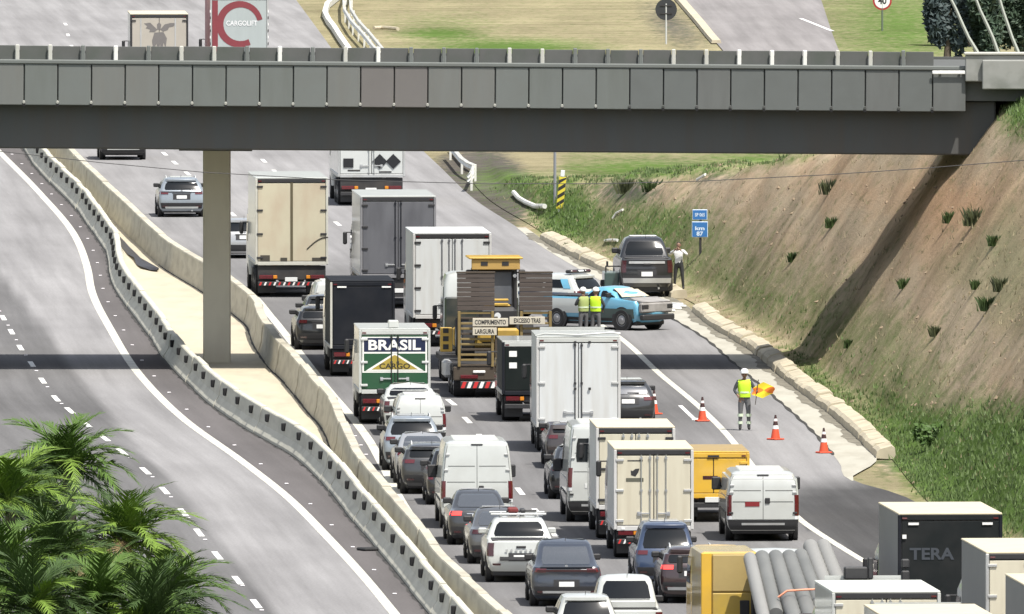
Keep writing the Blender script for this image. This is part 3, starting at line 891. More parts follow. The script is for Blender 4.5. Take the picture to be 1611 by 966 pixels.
def car_rows(kind, L, W, H):
    h = W/2; b = H*.60
    if kind == 'sedan':
        return [(.20, .16, L-.22, h*.86, .10), (.30, .03, L-.06, h*.95, .16), (.50, 0, L, h*.995, .20), (.66, .0, L-.01, h, .20),
                (.80, .04, L-.06, h*.99, .20), (.90, .06, L-.45, h*.965, .18), (.955, .10, L-1.1, h*.93, .16), (.985, .50, L-1.25, h*.89, .14),
                (1.02, .66, L-1.36, h*.86, .14), (1.18, .98, L-1.66, h*.79, .15), (H-.12, 1.42, L-2.0, h*.71, .18), (H-.045, 1.62, L-2.15, h*.66, .2), (H-.01, 1.95, L-2.4, h*.55, .2)]
    if kind == 'fastback':
        return [(.22, .16, L-.2, h*.86, .1), (.32, .04, L-.06, h*.95, .16), (.52, 0, L, h*.995, .18), (.72, .02, L-.02, h, .18),
                (.86, .05, L-.06, h*.99, .18), (.98, .03, L-.3, h*.96, .16), (1.05, .07, L-1.0, h*.93, .14), (1.09, .28, L-1.15, h*.88, .13),
                (1.25, .72, L-1.5, h*.82, .15), (H-.12, 1.22, L-1.9, h*.73, .18), (H-.045, 1.5, L-2.1, h*.67, .2), (H-.01, 1.85, L-2.35, h*.55, .2)]
    if kind == 'suv':
        return [(.24, .16, L-.2, h*.86, .1), (.36, .05, L-.06, h*.95, .14), (.55, 0, L, h*.995, .16), (.74, .03, L-.02, h, .16),
                (.92, .05, L-.10, h*.985, .16), (1.02, .08, L-.9, h*.955, .14), (1.07, .12, L-1.15, h*.925, .13), (1.3, .27, L-1.55, h*.85, .15),
                (H-.15, .40, L-1.95, h*.755, .17), (H-.06, .38, L-2.12, h*.70, .16), (H-.02, .52, L-2.25, h*.64, .2), (H, .8, L-2.5, h*.5, .2)]
    if kind == 'hatch':
        return [(.20, .14, L-.2, h*.86, .1), (.30, .04, L-.05, h*.95, .14), (.5, 0, L, h*.995, .18), (.7, .02, L-.02, h, .18),
                (.86, .06, L-.2, h*.98, .18), (.95, .10, L-.9, h*.95, .16), (1.0, .14, L-1.0, h*.92, .15), (1.2, .30, L-1.4, h*.84, .16),
                (H-.13, .46, L-1.75, h*.74, .17), (H-.05, .46, L-1.9, h*.69, .17), (H-.01, .65, L-2.1, h*.58, .2)]
    if kind == 'ute':
        return [(.28, .14, L-.2, h*.86, .08), (.40, .03, L-.06, h*.95, .10), (.60, 0, L, h*.995, .10), (.85, .03, L-.02, h, .12),
                (1.0, .04, L-.14, h*.985, .12), (1.06, .05, L-.8, h*.965, .09), (1.10, .10, L-.95, h*.95, .09), (1.105, 2.0, L-1.0, h*.93, .10),
                (1.28, 2.04, L-1.15, h*.86, .12), (H-.12, 2.10, L-1.42, h*.77, .14), (H-.04, 2.2, L-1.55, h*.70, .16), (H, 2.4, L-1.75, h*.55, .18)]
    if kind == 'pickup':
        c = 1.55 if L > 4.9 else 1.38
        return [(.30, .16, L-.2, h*.86, .08), (.42, .04, L-.06, h*.95, .10), (.62, 0, L, h*.995, .10), (.85, .05, L-.02, h, .10),
                (1.0, .06, L-.12, h*.99, .10), (1.09, .07, L-1.0, h*.97, .09), (1.13, .12, L-1.2, h*.95, .09), (1.135, c, L-1.25, h*.94, .10),
                (1.35, c+.10, L-1.55, h*.86, .13), (H-.13, c+.28, L-1.95, h*.75, .16), (H-.05, c+.42, L-2.1, h*.69, .18), (H, c+.7, L-2.3, h*.55, .2)]

NOPART = object()
def car(name, label, cat, kind, pl, pr, pb, ptop, col, L=4.3, group='cars in the queue', lights='wide', brake=False, bumper=True,
        rails=False, rz=None, glass=None, plate=None, extra=None, roof=None, lamp=None, plate_z=None):
    g, W, rz = place(pl, pr, pb, rz)
    s = scale_at(g.y); H = (pb - ptop) / s
    H = max(1.34, min(H, 2.1))
    t = thing(name, label, cat, g, rz, group)
    rows = car_rows(kind, L, W, H); br = .09; h = W/2
    mk('body', loft(rows, br, .22), col, t)
    gl = glass or m_glass
    # rear window
    if kind == 'sedan': zr = (1.035, H-.10); zs = (1.06, H-.15)
    elif kind == 'fastback': zr = (1.11, H-.10); zs = (1.12, H-.16)
    elif kind == 'suv': zr = (1.08, H-.17); zs = (1.12, H-.19)
    elif kind == 'hatch': zr = (1.02, H-.15); zs = (1.05, H-.17)
    elif kind == 'ute': zr = (1.14, H-.10); zs = (1.14, H-.13)
    else: zr = (1.19, H-.13); zs = (1.2, H-.18)
    mk('rear_window', patch(rows, br, zr[0], zr[1], -.82, .82, .014, .03, absx=False, rnd=.05), gl, t)
    fs = patch
    # windscreen as a sloping slab
    ra, rb = row_at(rows, zr[0]+.03), row_at(rows, zr[1]+.01)
    mb = MB(); a0, a1 = ra[3]*.84, rb[3]*.84
    ya, yb = ra[2]-.22*.4, rb[2]-.22*.4
    mb.add([(-a0, ya, zr[0]+.03), (a0, ya, zr[0]+.03), (a1, yb, zr[1]), (-a1, yb, zr[1]),
            (-a0, ya+.03, zr[0]+.05), (a0, ya+.03, zr[0]+.05), (a1, yb+.03, zr[1]+.02), (-a1, yb+.03, zr[1]+.02)],
           [(0, 1, 2, 3), (7, 6, 5, 4), (0, 4, 5, 1), (1, 5, 6, 2), (2, 6, 7, 3), (3, 7, 4, 0)])
    mk('windscreen', mb, gl, t)
    # flank windows
    lo, hi = row_at(rows, zs[0]), row_at(rows, zs[1])
    y0, y1 = lo[1] + (.28 if kind != 'ute' else .12), lo[2] - (.38 if kind != 'ute' else .2); q0, q1 = hi[1] + .26 - y0, hi[2] - .32 - y1
    mid = (y0 + q0*.5 + y1 + q1*.5)/2
    for sd_ in (-1, 1):
        mk('side_window', side_patch(rows, zs[0], zs[1], y0, mid-.05, sd_, .012, q0, 0), gl, t)
        mk('side_window', side_patch(rows, zs[0], zs[1], mid+.05, y1, sd_, .012, 0, q1), gl, t)
    # bumper, plate, lamps
    zb = rows[2][0]
    if bumper: mk('rear_bumper', patch(rows, br, rows[1][0]-.02, zb+.02, -.93, .93, .02, .05, absx=False), m_black, t)
    pz = plate_z or (zb + .06 if kind in ('fastback', 'pickup') else .80 if kind != 'pickup' else .6)
    if kind == 'fastback': pz = .60
    mk('plate_recess', patch(rows, br, pz-.10, pz+.12, -.34, .34, .010, .03, nx=4, nz=2), m_black if kind != 'sedan' else col, t)
    mk('number_plate', patch(rows, br, pz-.065, pz+.065, -.20, .20, .022, .02, nx=3, nz=2), plate or m_plate, t)
    lm = m_brake if brake else (lamp or m_redlens)
    for sd_ in (-1, 1):
        if lights == 'tall': z0_, z1_, xa = zr[0]-.28 if kind != 'suv' else .86, zr[0]+.04 if kind != 'pickup' else 1.06, .80
        elif lights == 'wide': z0_, z1_, xa = (.83, .945, .60) if kind in ('sedan', 'hatch') else (.91, 1.02, .60)
        else: z0_, z1_, xa = (.78, .96, .70)
        if kind == 'pickup': z0_, z1_, xa = .72, 1.07, .80
        l, r = sorted((sd_*xa, sd_*.995))
        m_l = lm if not brake else (m_brake if (brake is True or sd_ == brake) else m_redlens)
        mk('tail_light', patch(rows, br, z0_, z1_, l, r, .016, .03, nx=4, nz=2, absx=False), m_l, t)
        l, r = sorted((sd_*.62, sd_*.86))
        mk('reflector', patch(rows, br, rows[1][0]+.05, rows[1][0]+.10, l, r, .03, .02, nx=2, nz=1, absx=False), m_dkred, t)
        # mirrors and headlights
        ym = lo[2] - .45; zm = zs[0] + .02; mh = row_at(rows, zm)[3]
        mb = MB(); mb.box(sd_*(mh-.02), sd_*(mh+.21), ym-.05, ym+.09, zm-.04, zm+.12, 0, .03); mk('mirror', mb, m_black if bumper else col, t)
        mb = MB(); mb.box(sd_*h*.45, sd_*h*.86, L-.28, L-.10, .66, .80, 0, .03); mk('headlight', mb, m_lens, t)
    if kind in ('suv', 'hatch'):
        mk('roof_spoiler', patch(rows, br, zr[1]+.025, H-.055, -.86, .86, .07, .12, absx=False), col, t)
        mb = MB(); z_ = zr[0]+.03; yb_ = rear_y(rows, br, .1, z_); mb.box(-.02, .34, yb_-.03, yb_-.008, z_, z_+.02); mk('wiper', mb, m_black, t)
    if kind not in ('pickup', 'ute'):
        zt_ = zr[0] - .14 if kind != 'sedan' else .87
        mk('tailgate_trim', patch(rows, br, zt_, zt_+.025, -.42, .42, .018, .02, nx=4, nz=1, absx=False), m_chrome if kind == 'sedan' else m_black, t)
        mb = MB(); yb_ = rear_y(rows, br, 0, zt_+.09); mb.tube((0, yb_-.02, zt_+.09), (0, yb_+.01, zt_+.09), .045, n=12); mk('badge', mb, m_chrome, t)
    else:
        c = rows[7][1]
        mb = MB(); mb.box(-h*.84, h*.84, .16, c-.03, 1.125, 1.155, 0, .012); mk('bed_cover', mb, m_black, t)
        mb = MB(); yb_ = rear_y(rows, br, 0, .96); mb.box(-.13, .13, yb_-.03, yb_+.01, .93, .99, 0, .01); mk('tailgate_handle', mb, m_black, t)
    if rails:
        for sd_ in (-1, 1):
            mb = MB(); hr = row_at(rows, H-.03)[3]
            mb.path([(sd_*hr*.98, 1.0, H-.06), (sd_*hr*.98, 1.1, H+.035), (sd_*hr*.96, L-2.5, H+.04), (sd_*hr*.96, L-2.35, H-.04)], .018); mk('roof_rail', mb, m_galv, t)
    mb = MB(); mb.path([(0, .95, H-.01), (0, .80, H+.10)], .008, 5); mk('aerial', mb, m_black, t)
    mb = MB(); mb.box(-h*.86, h*.86, .25, L-.3, .17, .34, 0, .04); mk('underbody', mb, m_black, t)
    mb = MB(); mb.tube((h*.45, -.02, .27), (h*.45, .3, .27), .035, n=8); mk('exhaust', mb, m_chrome, t)
    r = .33 if kind in ('sedan', 'hatch') else .36
    for y in (.82, L-.88):
        for sd_ in (-1, 1):
            mb = MB(); mb.tube((sd_*(h-.12), y, r+.02), (sd_*(h+.003), y, r+.02), r+.07, n=20); mk('wheel_arch', mb, m_black, t)
            wheel(t, sd_*(h-.10), y, r, .24, sd_)
    if roof: mk('roof_panel', _roof(rows, H), roof, t)  # pale plate; on some dark cars its colour stands in for sky sheen
    if extra: extra(t, rows, br, W, H, L)
    return t

def _roof(rows, H):
    r = rows[-1]; mb = MB(); mb.box(-r[3]*.95, r[3]*.95, r[1]+.1, r[2]-.1, H+.0, H+.028, 0, .012); return mb

def van(name, label, pl, pr, pb, ptop, col, L=5.4, group='vans in the queue', windows=False, lamp_z=(.72, 1.28), dark_bumper=True, brake=False,
        rz=None, extra=None, handle=True, barn=True, plate=None, small=False):
    g, W, rz = place(pl, pr, pb, rz); H = (pb-ptop)/scale_at(g.y); h = W/2
    t = thing(name, label, 'van', g, rz, group); br = .03
    if small:
        rows = [(.24, .12, L-.15, h*.9, .06), (.36, .03, L-.04, h*.97, .08), (.55, 0, L, h, .1), (.95, .02, L-.08, h, .1), (1.05, .03, L-.9, h*.985, .1),
                (1.35, .06, L-1.4, h*.94, .1), (H-.16, .12, L-1.8, h*.86, .11), (H-.05, .18, L-1.95, h*.80, .13), (H-.01, .3, L-2.1, h*.7, .15)]
    else:
        rows = [(.30, .12, L-.2, h*.9, .06), (.42, .03, L-.05, h*.97, .08), (.62, 0, L, h, .1), (1.12, .0, L-.05, h, .1), (1.28, .01, L-.75, h*.995, .1),
                (1.75, .045, L-1.25, h*.955, .1), (H-.22, .085, L-1.6, h*.90, .11), (H-.07, .12, L-1.8, h*.855, .12), (H-.015, .24, L-2.0, h*.76, .16)]
    mk('body', loft(rows, br, .15, .03), col, t)
    z0_ = rows[2][0] + (.0 if not small else .02); z1_ = H-.13
    if barn:
        for a, b in ((-.93, -.008), (.008, .93)):
            d = mk('rear_door', patch(rows, br, z0_, z1_, a, b, .022, .04, nx=6, nz=8, absx=False), col, t)
            sd_ = -1 if a < -.5 else 1
            for zz in (z0_+.18, (z0_+z1_)*.56, z1_-.25):
                hw = row_at(rows, zz)[3]; y = rear_y(rows, br, sd_*hw*.9, zz)
                mb = MB(); mb.box(sd_*hw*.83, sd_*hw*.95, y-.055, y-.015, zz-.025, zz+.025, 0, .008); mk('hinge', mb, m_black if zz < 1 else m_alu, d)
            if windows:
                mk('door_window', patch(rows, br, H*.62, H*.86, a*.86 if a < -.5 else .1, -.1 if a < -.5 else b*.86, .032, .02, nx=4, nz=4, absx=False, rnd=.03), m_glass, d)
        mk('door_gap', patch(rows, br, z0_, z1_, -.012, .012, .012, .02, nx=1, nz=8), m_black, t)
    else:
        d = mk('tailgate', patch(rows, br, z0_, z1_, -.92, .92, .022, .04, nx=8, nz=8, absx=False, rnd=.03), col, t)
        if windows: mk('rear_window', patch(rows, br, H*.60, H*.86, -.8, .8, .034, .02, absx=False, rnd=.06), m_glass, d)
    if handle:
        y = rear_y(rows, br, .1, 1.1)
        mb = MB(); mb.box(.05, .19, y-.05, y-.02, 1.06, 1.22, 0, .015); mk('door_handle', mb, m_black, t)
    zb = rows[2][0]
    mk('rear_bumper', patch(rows, br, rows[1][0]-.1, zb-.02, -.99, .99, .06, .1, absx=False), m_black if dark_bumper else col, t)
    mk('step_plate', patch(rows, br, zb-.16, zb-.10, -.6, .6, .075, .05, nx=4, nz=1), m_alu, t)
    mk('number_plate', patch(rows, br, .98 if not small else .72, 1.11 if not small else .85, -.50 if barn and not small else -.2, -.10 if barn and not small else .2, .034, .02, nx=3, nz=2), plate or m_plate, t)
    for sd_ in (-1, 1):
        l, r = sorted((sd_*.875, sd_*.998))
        mk('tail_light', patch(rows, br, lamp_z[0], lamp_z[1], l, r, .03, .04, nx=3, nz=3, absx=False), m_brake if brake == sd_ else m_redlens, t)
        mk('tail_light', patch(rows, br, lamp_z[0]-.10, lamp_z[0]-.01, l, r, .03, .04, nx=3, nz=1, absx=False), m_lens, t)
        zs = (1.35, H-.55) if not small else (1.1, H-.2)
        lo = row_at(rows, zs[0])
        mk('side_window', side_patch(rows, zs[0], zs[1], lo[2]-1.15, lo[2]-.35, sd_, .012, 0, -.35), m_glass, t)
        zm = 1.25 if not small else 1.02
        mb = MB(); mb.box(sd_*(h-.02), sd_*(h+.24), L-1.35, L-1.22, zm, zm+(.36 if not small else .2), 0, .03); mk('mirror', mb, m_black, t)
        mb = MB(); mb.box(sd_*h*.55, sd_*h*.9, L-.25, L-.08, .75, 1.0, 0, .03); mk('headlight', mb, m_lens, t)
        for zz in (.75, 1.15):
            mk('side_moulding', side_patch(rows, zz, zz+.05, .8, L-1.2, sd_, .02, nz=1), m_black if zz < 1 else col, t)
    a0 = row_at(rows, 1.4 if not small else 1.08); a1 = row_at(rows, H-.2)
    mb = MB(); mb.add([(-a0[3]*.86, a0[2]-.04, a0[0]), (a0[3]*.86, a0[2]-.04, a0[0]), (a1[3]*.86, a1[2]-.04, a1[0]), (-a1[3]*.86, a1[2]-.04, a1[0]),
                       (-a0[3]*.86, a0[2]+.012, a0[0]), (a0[3]*.86, a0[2]+.012, a0[0]), (a1[3]*.86, a1[2]+.012, a1[0]), (-a1[3]*.86, a1[2]+.012, a1[0])],
                      [(0, 1, 2, 3), (7, 6, 5, 4), (0, 4, 5, 1), (1, 5, 6, 2), (2, 6, 7, 3), (3, 7, 4, 0)]); mk('windscreen', mb, m_glass, t)
    mb = MB()
    for k in range(5):
        y = .6 + k*(L-2.9)/4; mb.box(-h*.62, h*.62, y, y+.06, H-.02, H+.022, 0, .01)
    mk('roof_ribs', mb, col, t)
    mk('roof_lamp', patch(rows, br, z1_+.015, z1_+.05, -.16, .16, .04, .04, nx=2, nz=1), m_black if not brake else m_dkred, t)
    m_seamg = M('press_seam', (.14, .145, .14), .8, spec=.1)
    for f_ in ((.40, .66) if not small else (.45,)):
        zz = z0_ + (z1_-z0_)*f_
        for a, b in ((-.84, -.06), (.06, .84)): mk('press_line', patch(rows, br, zz, zz+.022, a, b, .026, .012, nx=6, nz=1, absx=False), m_seamg, t)
    for a in (-.945, .93): mk('door_gap', patch(rows, br, z0_, z1_, a, a+.015, .024, .012, nx=1, nz=8, absx=False), m_seamg, t)
    mb = MB(); mb.box(-h*.86, h*.86, .2, L-.3, .2, .4, 0, .04); mk('underbody', mb, m_black, t)
    r = .35 if not small else .30
    for y in (.95, L-.95):
        for sd_ in (-1, 1):
            mb = MB(); mb.tube((sd_*(h-.12), y, r+.02), (sd_*(h+.003), y, r+.02), r+.07, n=20); mk('wheel_arch', mb, m_black, t)
            wheel(t, sd_*(h-.12), y, r, .24, sd_)
    if extra: extra(t, rows, br, W, H, L)
    return t

# ---------------------------------------------------------------- trucks
def truck_cab(t, W, y0, H, col, L=2.1, mirrors=True, z_base=.55, deflector=False):
    h = W/2*.97
    rows = [(z_base, y0, y0+L, h*.97, .12), (1.1, y0, y0+L+.03, h, .14), (1.7, y0, y0+L, h, .14), (H-.35, y0+.02, y0+L-.28, h*.97, .16), (H-.08, y0+.1, y0+L-.45, h*.9, .2), (H, y0+.3, y0+L-.7, h*.75, .25)]
    c = mk('cab', loft(rows, .02, .1, .03), col, t)
    for sd_ in (-1, 1):
        mk('side_window', side_patch(rows, min(1.75, H-.95), H-.5, y0+.55, y0+L-.35, sd_, .012, 0, -.12), m_glass, c)
        if mirrors:
            mb = MB(); zm = min(1.95, H-.75); mb.box(sd_*(h+.10), sd_*(h+.25), y0+L-.35, y0+L-.25, zm, zm+.45, 0, .04)
            mb.tube((sd_*h*.93, y0+L-.3, zm+.43), (sd_*(h+.15), y0+L-.3, zm+.43), .02); mk('mirror', mb, m_black, c)
    a0, a1 = row_at(rows, 1.75), row_at(rows, H-.4)
    mb = MB(); mb.add([(-a0[3]*.88, a0[2]-.1, a0[0]), (a0[3]*.88, a0[2]-.1, a0[0]), (a1[3]*.88, a1[2]-.1, a1[0]), (-a1[3]*.88, a1[2]-.1, a1[0]),
                       (-a0[3]*.88, a0[2]+.015, a0[0]), (a0[3]*.88, a0[2]+.015, a0[0]), (a1[3]*.88, a1[2]+.015, a1[0]), (-a1[3]*.88, a1[2]+.015, a1[0])],
                      [(0, 1, 2, 3), (7, 6, 5, 4), (0, 4, 5, 1), (1, 5, 6, 2), (2, 6, 7, 3), (3, 7, 4, 0)]); mk('windscreen', mb, m_glass, c)
    if deflector:
        mb = MB(); mb.prism_x([(y0+.1, H), (y0+L-.6, H), (y0+.1, H+.7)], -h*.8, h*.8); mk('roof_deflector', mb, col, c)
    return c

def truck(name, label, pl, pr, pb, ptop, pbox, boxL, m_rear, m_side, m_roof, m_cab, frame=None, group='trucks in the queue', doors=2, bars=True,
          rz=None, axles=1, wheel_r=.42, m_frame=None, stripe=True, hinges=4, m_hinge=None, extra=None, semi=False, plate=True, lamp_lit=False, cab_h=None, roof_over=0.0, m_bar=None):
    g, W, rz = place(pl, pr, pb, rz); s = scale_at(g.y)
    H = (pb-ptop)/s; zb = (pb-pbox)/s; h = W/2
    t = thing(name, label, 'truck', g, rz, group); fr = m_frame or m_alu
    y0 = .06
    body = mk('cargo_box', MB().box(-h+.012, h-.012, y0+.05, boxL, zb+.02, H-.03, 0, .015), m_side, t)
    mk('roof_panel', MB().box(-h-roof_over, h+roof_over, y0-.02, boxL+.03, H-.028, H+.02, 0, .012), m_roof, t)
    # rear frame
    fw = .075
    for sd_ in (-1, 1):
        mk('corner_post', MB().box(sd_*(h-fw), sd_*(h+.008), y0-.035, y0+.06, zb, H-.03, 0, .012), fr, t)
        mk('side_rail', MB().box(sd_*(h-.03), sd_*(h+.014), y0+.07, boxL-.05, zb-.02, zb+.10, 0, .008), m_alu, t)
    mk('header', MB().box(-h+fw+.002, h-fw-.002, y0-.033, y0+.06, H-.03-.13, H-.032, 0, .01), frame or m_black, t)
    mk('sill', MB().box(-h+fw+.002, h-fw-.002, y0-.04, y0+.08, zb-.03, zb+.10, 0, .01), fr, t)
    # doors
    zt_, z0_ = H-.19, zb+.12
    ed = [-h+fw+.012, -.012, .012, h-fw-.012] if doors == 2 else [-h+fw+.012, h-fw-.012]
    for k in range(doors):
        a, b = ed[2*k], ed[2*k+1]
        d = mk('rear_door', MB().box(a, b, y0-.02, y0+.045, z0_, zt_, 0, .012), m_rear, t)
        sd_ = -1 if k == 0 else 1
        if bars:
            for xo in ((.10,) if bars == 1 else (.10, .34)):
                x = -sd_*(-xo) if False else (sd_*xo)
                mb = MB(); mb.tube((x, y0-.045, z0_-.04), (x, y0-.045, zt_+.03), .016, n=6)
                for zz in (z0_+.05, (z0_+zt_)/2, zt_-.06): mb.box(x-.035, x+.035, y0-.06, y0-.02, zz-.03, zz+.03)
                mk('lock_bar', mb, m_bar or m_chrome, d)
            mb = MB(); zz = z0_+.32; mb.box(sd_*.12, sd_*.45, y0-.065, y0-.04, zz-.02, zz+.02, 0, .006); mb.box(sd_*.36, sd_*.45, y0-.06, y0-.021, zz-.06, zz+.05); mk('door_handle', mb, m_chrome, d)
        for j in range(hinges):
            zz = z0_ + .12 + (zt_-z0_-.24)*j/max(1, hinges-1); xe = sd_*(h-fw-.02)
            mk('hinge', MB().box(xe-sd_*.17, xe+sd_*.05, y0-.055, y0-.018, zz-.035, zz+.035, 0, .008), m_hinge or m_alu, d)
        mk('gasket', MB().box(ed[2*k]-.010, ed[2*k+1]+.010, y0-.004, y0+.048, z0_-.012, zt_+.012), m_black, t)
    # chassis, lamps, under-run bar
    mk('chassis', MB().box(-.45, .45, .15, boxL+.3, .55, zb-.02, 0, .03), m_chassis, t)
    mk('rear_skirt', MB().box(-h*.94, h*.94, .10, .16, .62, zb-.05, 0, .02), m_chassis, t)
    mk('under_run_bar', MB().box(-h*.93, h*.93, .02, .12, .42, .56, 0, .015), m_black, t)
    if stripe:
        n = 14; w = h*1.84
        for k in range(n):
            x = -h*.92 + w*k/n; mb = MB()
            mb.prism([(x+.02, .432), (x+w/n*.5+.0, .432), (x+w/n*.5+.05, .548), (x+.07, .548)], .013, .02)
            mk('reflective_strip', mb, m_white_tape if k % 2 else m_red_tape, t, smooth=0)
    for sd_ in (-1, 1):
        lp = mk('tail_light', MB().box(sd_*(h*.90), sd_*(h*.52), .03, .10, .66, .80, 0, .015), m_brake if lamp_lit else m_redlens, t)
        mk('indicator', MB().box(sd_*(h*.51), sd_*(h*.40), .032, .09, .67, .79, 0, .012), m_amber, lp)
        mk('mud_flap', MB().box(sd_*h*.42, sd_*h*.92, .42, .44, .15, .62), m_black, t)
        mk('marker_lamp', MB().box(sd_*(h-.22), sd_*(h-.10), y0-.045, y0-.034, H-.13, H-.09), m_redlens, t)
    if plate: mk('number_plate', MB().box(-.24, .20, .00, .019, .57, .72, 0, .006), m_plate, t)
    wr = wheel_r
    ys_ = [1.3 + 1.28*k for k in range(axles)] if not semi else [1.6 + 1.25*k for k in range(3)]
    for y in ys_:
        for sd_ in (-1, 1): wheel(t, sd_*(h-.32), y, wr, .55, sd_)
    ch = cab_h or min(H-.25, 2.9)
    cy = boxL + (.35 if not semi else .5)
    truck_cab(t, W, cy, ch, m_cab, 2.0, deflector=H > ch+.4)
    for sd_ in (-1, 1): wheel(t, sd_*(h-.2), cy + .9, wr, .3, sd_)
    mk('frame_rail', MB().box(-.42, .42, boxL+.31, cy+1.8, .5, .8, 0, .02), m_chassis, t)
    for sd_ in (-1, 1): mk('fuel_tank' if sd_ > 0 else 'tool_box', MB().box(sd_*(h-.55), sd_*(h-.03), boxL*.5, boxL*.5+1.0, .5, 1.0, 0, .06), m_alu if sd_ > 0 else m_black, t)
    if extra: extra(t, W, H, zb, s, y0)
    return t
# ================================================================ vehicles in the picture
C_dkblue = paint('dark_slate_blue', (0.026, 0.034, 0.052), .3, .06)
C_blue = paint('mid_blue', (0.028, 0.050, 0.105), .3, .06)
C_maroon = paint('dark_maroon', (0.032, 0.012, 0.013), .3, .06)
C_black = paint('black', (0.008, 0.009, 0.010), .3, .05)
C_graph = paint('graphite', (0.026, 0.028, 0.031), .3, .06)
C_grey = paint('mid_grey', (0.085, 0.088, 0.092), .3, .08, .2)
C_brown = paint('dark_brown', (0.036, 0.026, 0.024), .3, .06)
C_bluegrey = paint('blue_grey', (0.26, 0.30, 0.34), .3, .2, .2)
C_yellow = paint('yellow', (0.72, 0.43, 0.035), .4, .2)
C_yellow2 = paint('dull_yellow', (0.50, 0.34, 0.05), .5, .4)
C_navy = M('navy_black', (0.007, 0.009, 0.014), .6, 0, .2, 2, spec=.25, dirt=(.03, .03, .034), dirt_amt=.35)
C_green = M('flag_green', (0.013, 0.075, 0.030), .5, 0, .06, 2, dirt=(.06, .09, .06), dirt_amt=.25)
C_cream = M('cream_panel', (0.58, 0.545, 0.43), .5, 0, .06, 1, stretch=(3, 1, .35), dirt=(0.40, 0.35, 0.26), dirt_amt=.40)
C_panel = M('white_panel', (0.60, 0.62, 0.62), .5, 0, .05, 1, stretch=(3, 1, .35), dirt=(0.42, 0.40, 0.35), dirt_amt=.40)
C_side = M('grey_white_side', (0.55, 0.55, 0.54), .5, 0, .06, 1, dirt=(0.36, 0.34, 0.3), dirt_amt=.3)
C_roofc = M('cream_roof', (0.62, 0.55, 0.40), .6, 0, .08, 1, dirt=(0.4, 0.37, 0.3), dirt_amt=.35)
C_roofg = M('pale_roof', (0.60, 0.62, 0.57), .6, 0, .08, 1, dirt=(0.4, 0.4, 0.36), dirt_amt=.3)
C_dusty = M('dusty_yellow_panel', (0.50, 0.46, 0.34), .6, 0, .10, .9, stretch=(1, 1, .5), dirt=(0.40, 0.29, 0.21), dirt_amt=.55)
C_sooty = M('sooty_panel', (0.115, 0.118, 0.13), .6, 0, .22, 1.0, stretch=(1, 1, .3), dirt=(0.05, 0.05, 0.06), dirt_amt=.8)

# ---- left lane, nearest first
def ex_fast(t, rows, br, W, H, L):
    mk('light_bar', patch(rows, br, .93, .975, -.86, .86, .02, .03, absx=False), m_dkred, t)
    mk('boot_lip', patch(rows, br, 1.045, 1.085, -.8, .8, .06, .14, absx=False), C_black, t)
    mk('bumper_trim', patch(rows, br, .36, .42, -.7, .7, .032, .03, absx=False), m_alu, t)
car('fastback_car', 'dark slate blue fastback with a slim tail bar, at the foot of the left lane', 'car', 'fastback', 836, 947, 955, 853, C_dkblue, 4.4, extra=ex_fast, lights='wide', glass=m_glass2)
def ex_oroch(t, rows, br, W, H, L):
    for x in (-.45, .05, .5):
        mb = MB(); mb.path([(x-.02, 1.95, H-.04), (x-.02, 1.95, H+.06), (x+.02, 3.2, H+.06), (x+.02, 3.2, H-.04)], .02); mk('roof_rack', mb, m_galv, t)
    mb = MB(); mb.box(-.75, .75, 1.9, 1.96, H+.04, H+.085, 0, .01); mb.box(-.75, .75, 3.0, 3.06, H+.04, H+.085, 0, .01); mk('rack_bar', mb, m_galv, t)
    mk('tailgate_trim', patch(rows, br, .60, .70, -.62, .62, .03, .03, absx=False), m_black, t)
    mb = MB(); 
    for k in range(7): mb.box(-.42+k*.13, -.36+k*.13, .018, .034, .84, .90)
    mk('badge_letters', mb, m_alu, t, smooth=0)
wp = car('pickup_truck', 'white double cab pickup with roof rack and dark bed cover behind the slate fastback', 'pickup', 'pickup', 766, 874, 917, 818, m_white, 4.7, lights='tall', bumper=False, extra=ex_oroch, lamp=m_dkred)
# luggage on the rack
gp_ = gp(820, 917); rzp = lane_rz(gp_.y, gp_.x); Hp = (917-818)/scale_at(gp_.y)
mb = MB(); mb.box(-.28, .0, -.1, .5, 0, .14, 0, .04); mb.box(.05, .2, -.1, .6, 0, .10, 1, .03); mb.tube((-.32, .1, .04), (.5, .1, .05), .03, n=6, mi=1)
o = mk('tool_bag', mb, [M('red_cloth', (.16, .03, .03), .8), m_black], None, (gp_.x - math.sin(rzp)*2.1, gp_.y + 2.1, Hp+.088), (0, 0, rzp))
tag(o, 'dark red bundle tied on the roof rack of the white pickup', 'bag')
car('sedan_car', 'pale silver sedan with grey boot half hidden by the white pickup with rack', 'car', 'sedan', 738, 838, 888, 803, C_grey, 4.5, glass=m_glass2, roof=m_silver, lamp=m_dkred)
car('sedan_car', 'dark grey sedan with its left brake lamp glowing, behind the tall white van', 'car', 'sedan', 706, 803, 858, 775, C_graph, 4.6, brake=-1, glass=m_glass2, roof=m_silver)
van('panel_van', 'tall white windowless van in the left lane with a dark smear on its door', 694, 807, 832, 694, m_white, 5.6, lamp_z=(.85, 1.35), handle=True, dark_bumper=False)
car('hatchback_car', 'black hatchback almost hidden on the left behind the tall white van', 'car', 'hatch', 672, 766, 795, 708, C_black, 4.0, lights='tall')
car('suv_car', 'graphite SUV with a red tail lamp on the left, beside the tall white van', 'car', 'suv', 632, 730, 778, 700, C_graph, 4.3, rails=True, lights='wide')
car('sedan_car', 'light silver sedan just behind the white SUV near the barrier', 'car', 'sedan', 621, 712, 761, 684, m_silver, 4.4, glass=m_glass2)
car('suv_car', 'pale grey SUV with wide dark rear window near the barrier', 'car', 'suv', 603, 694, 741, 656, C_bluegrey, 4.3, rails=True, lights='wide', roof=m_silver)
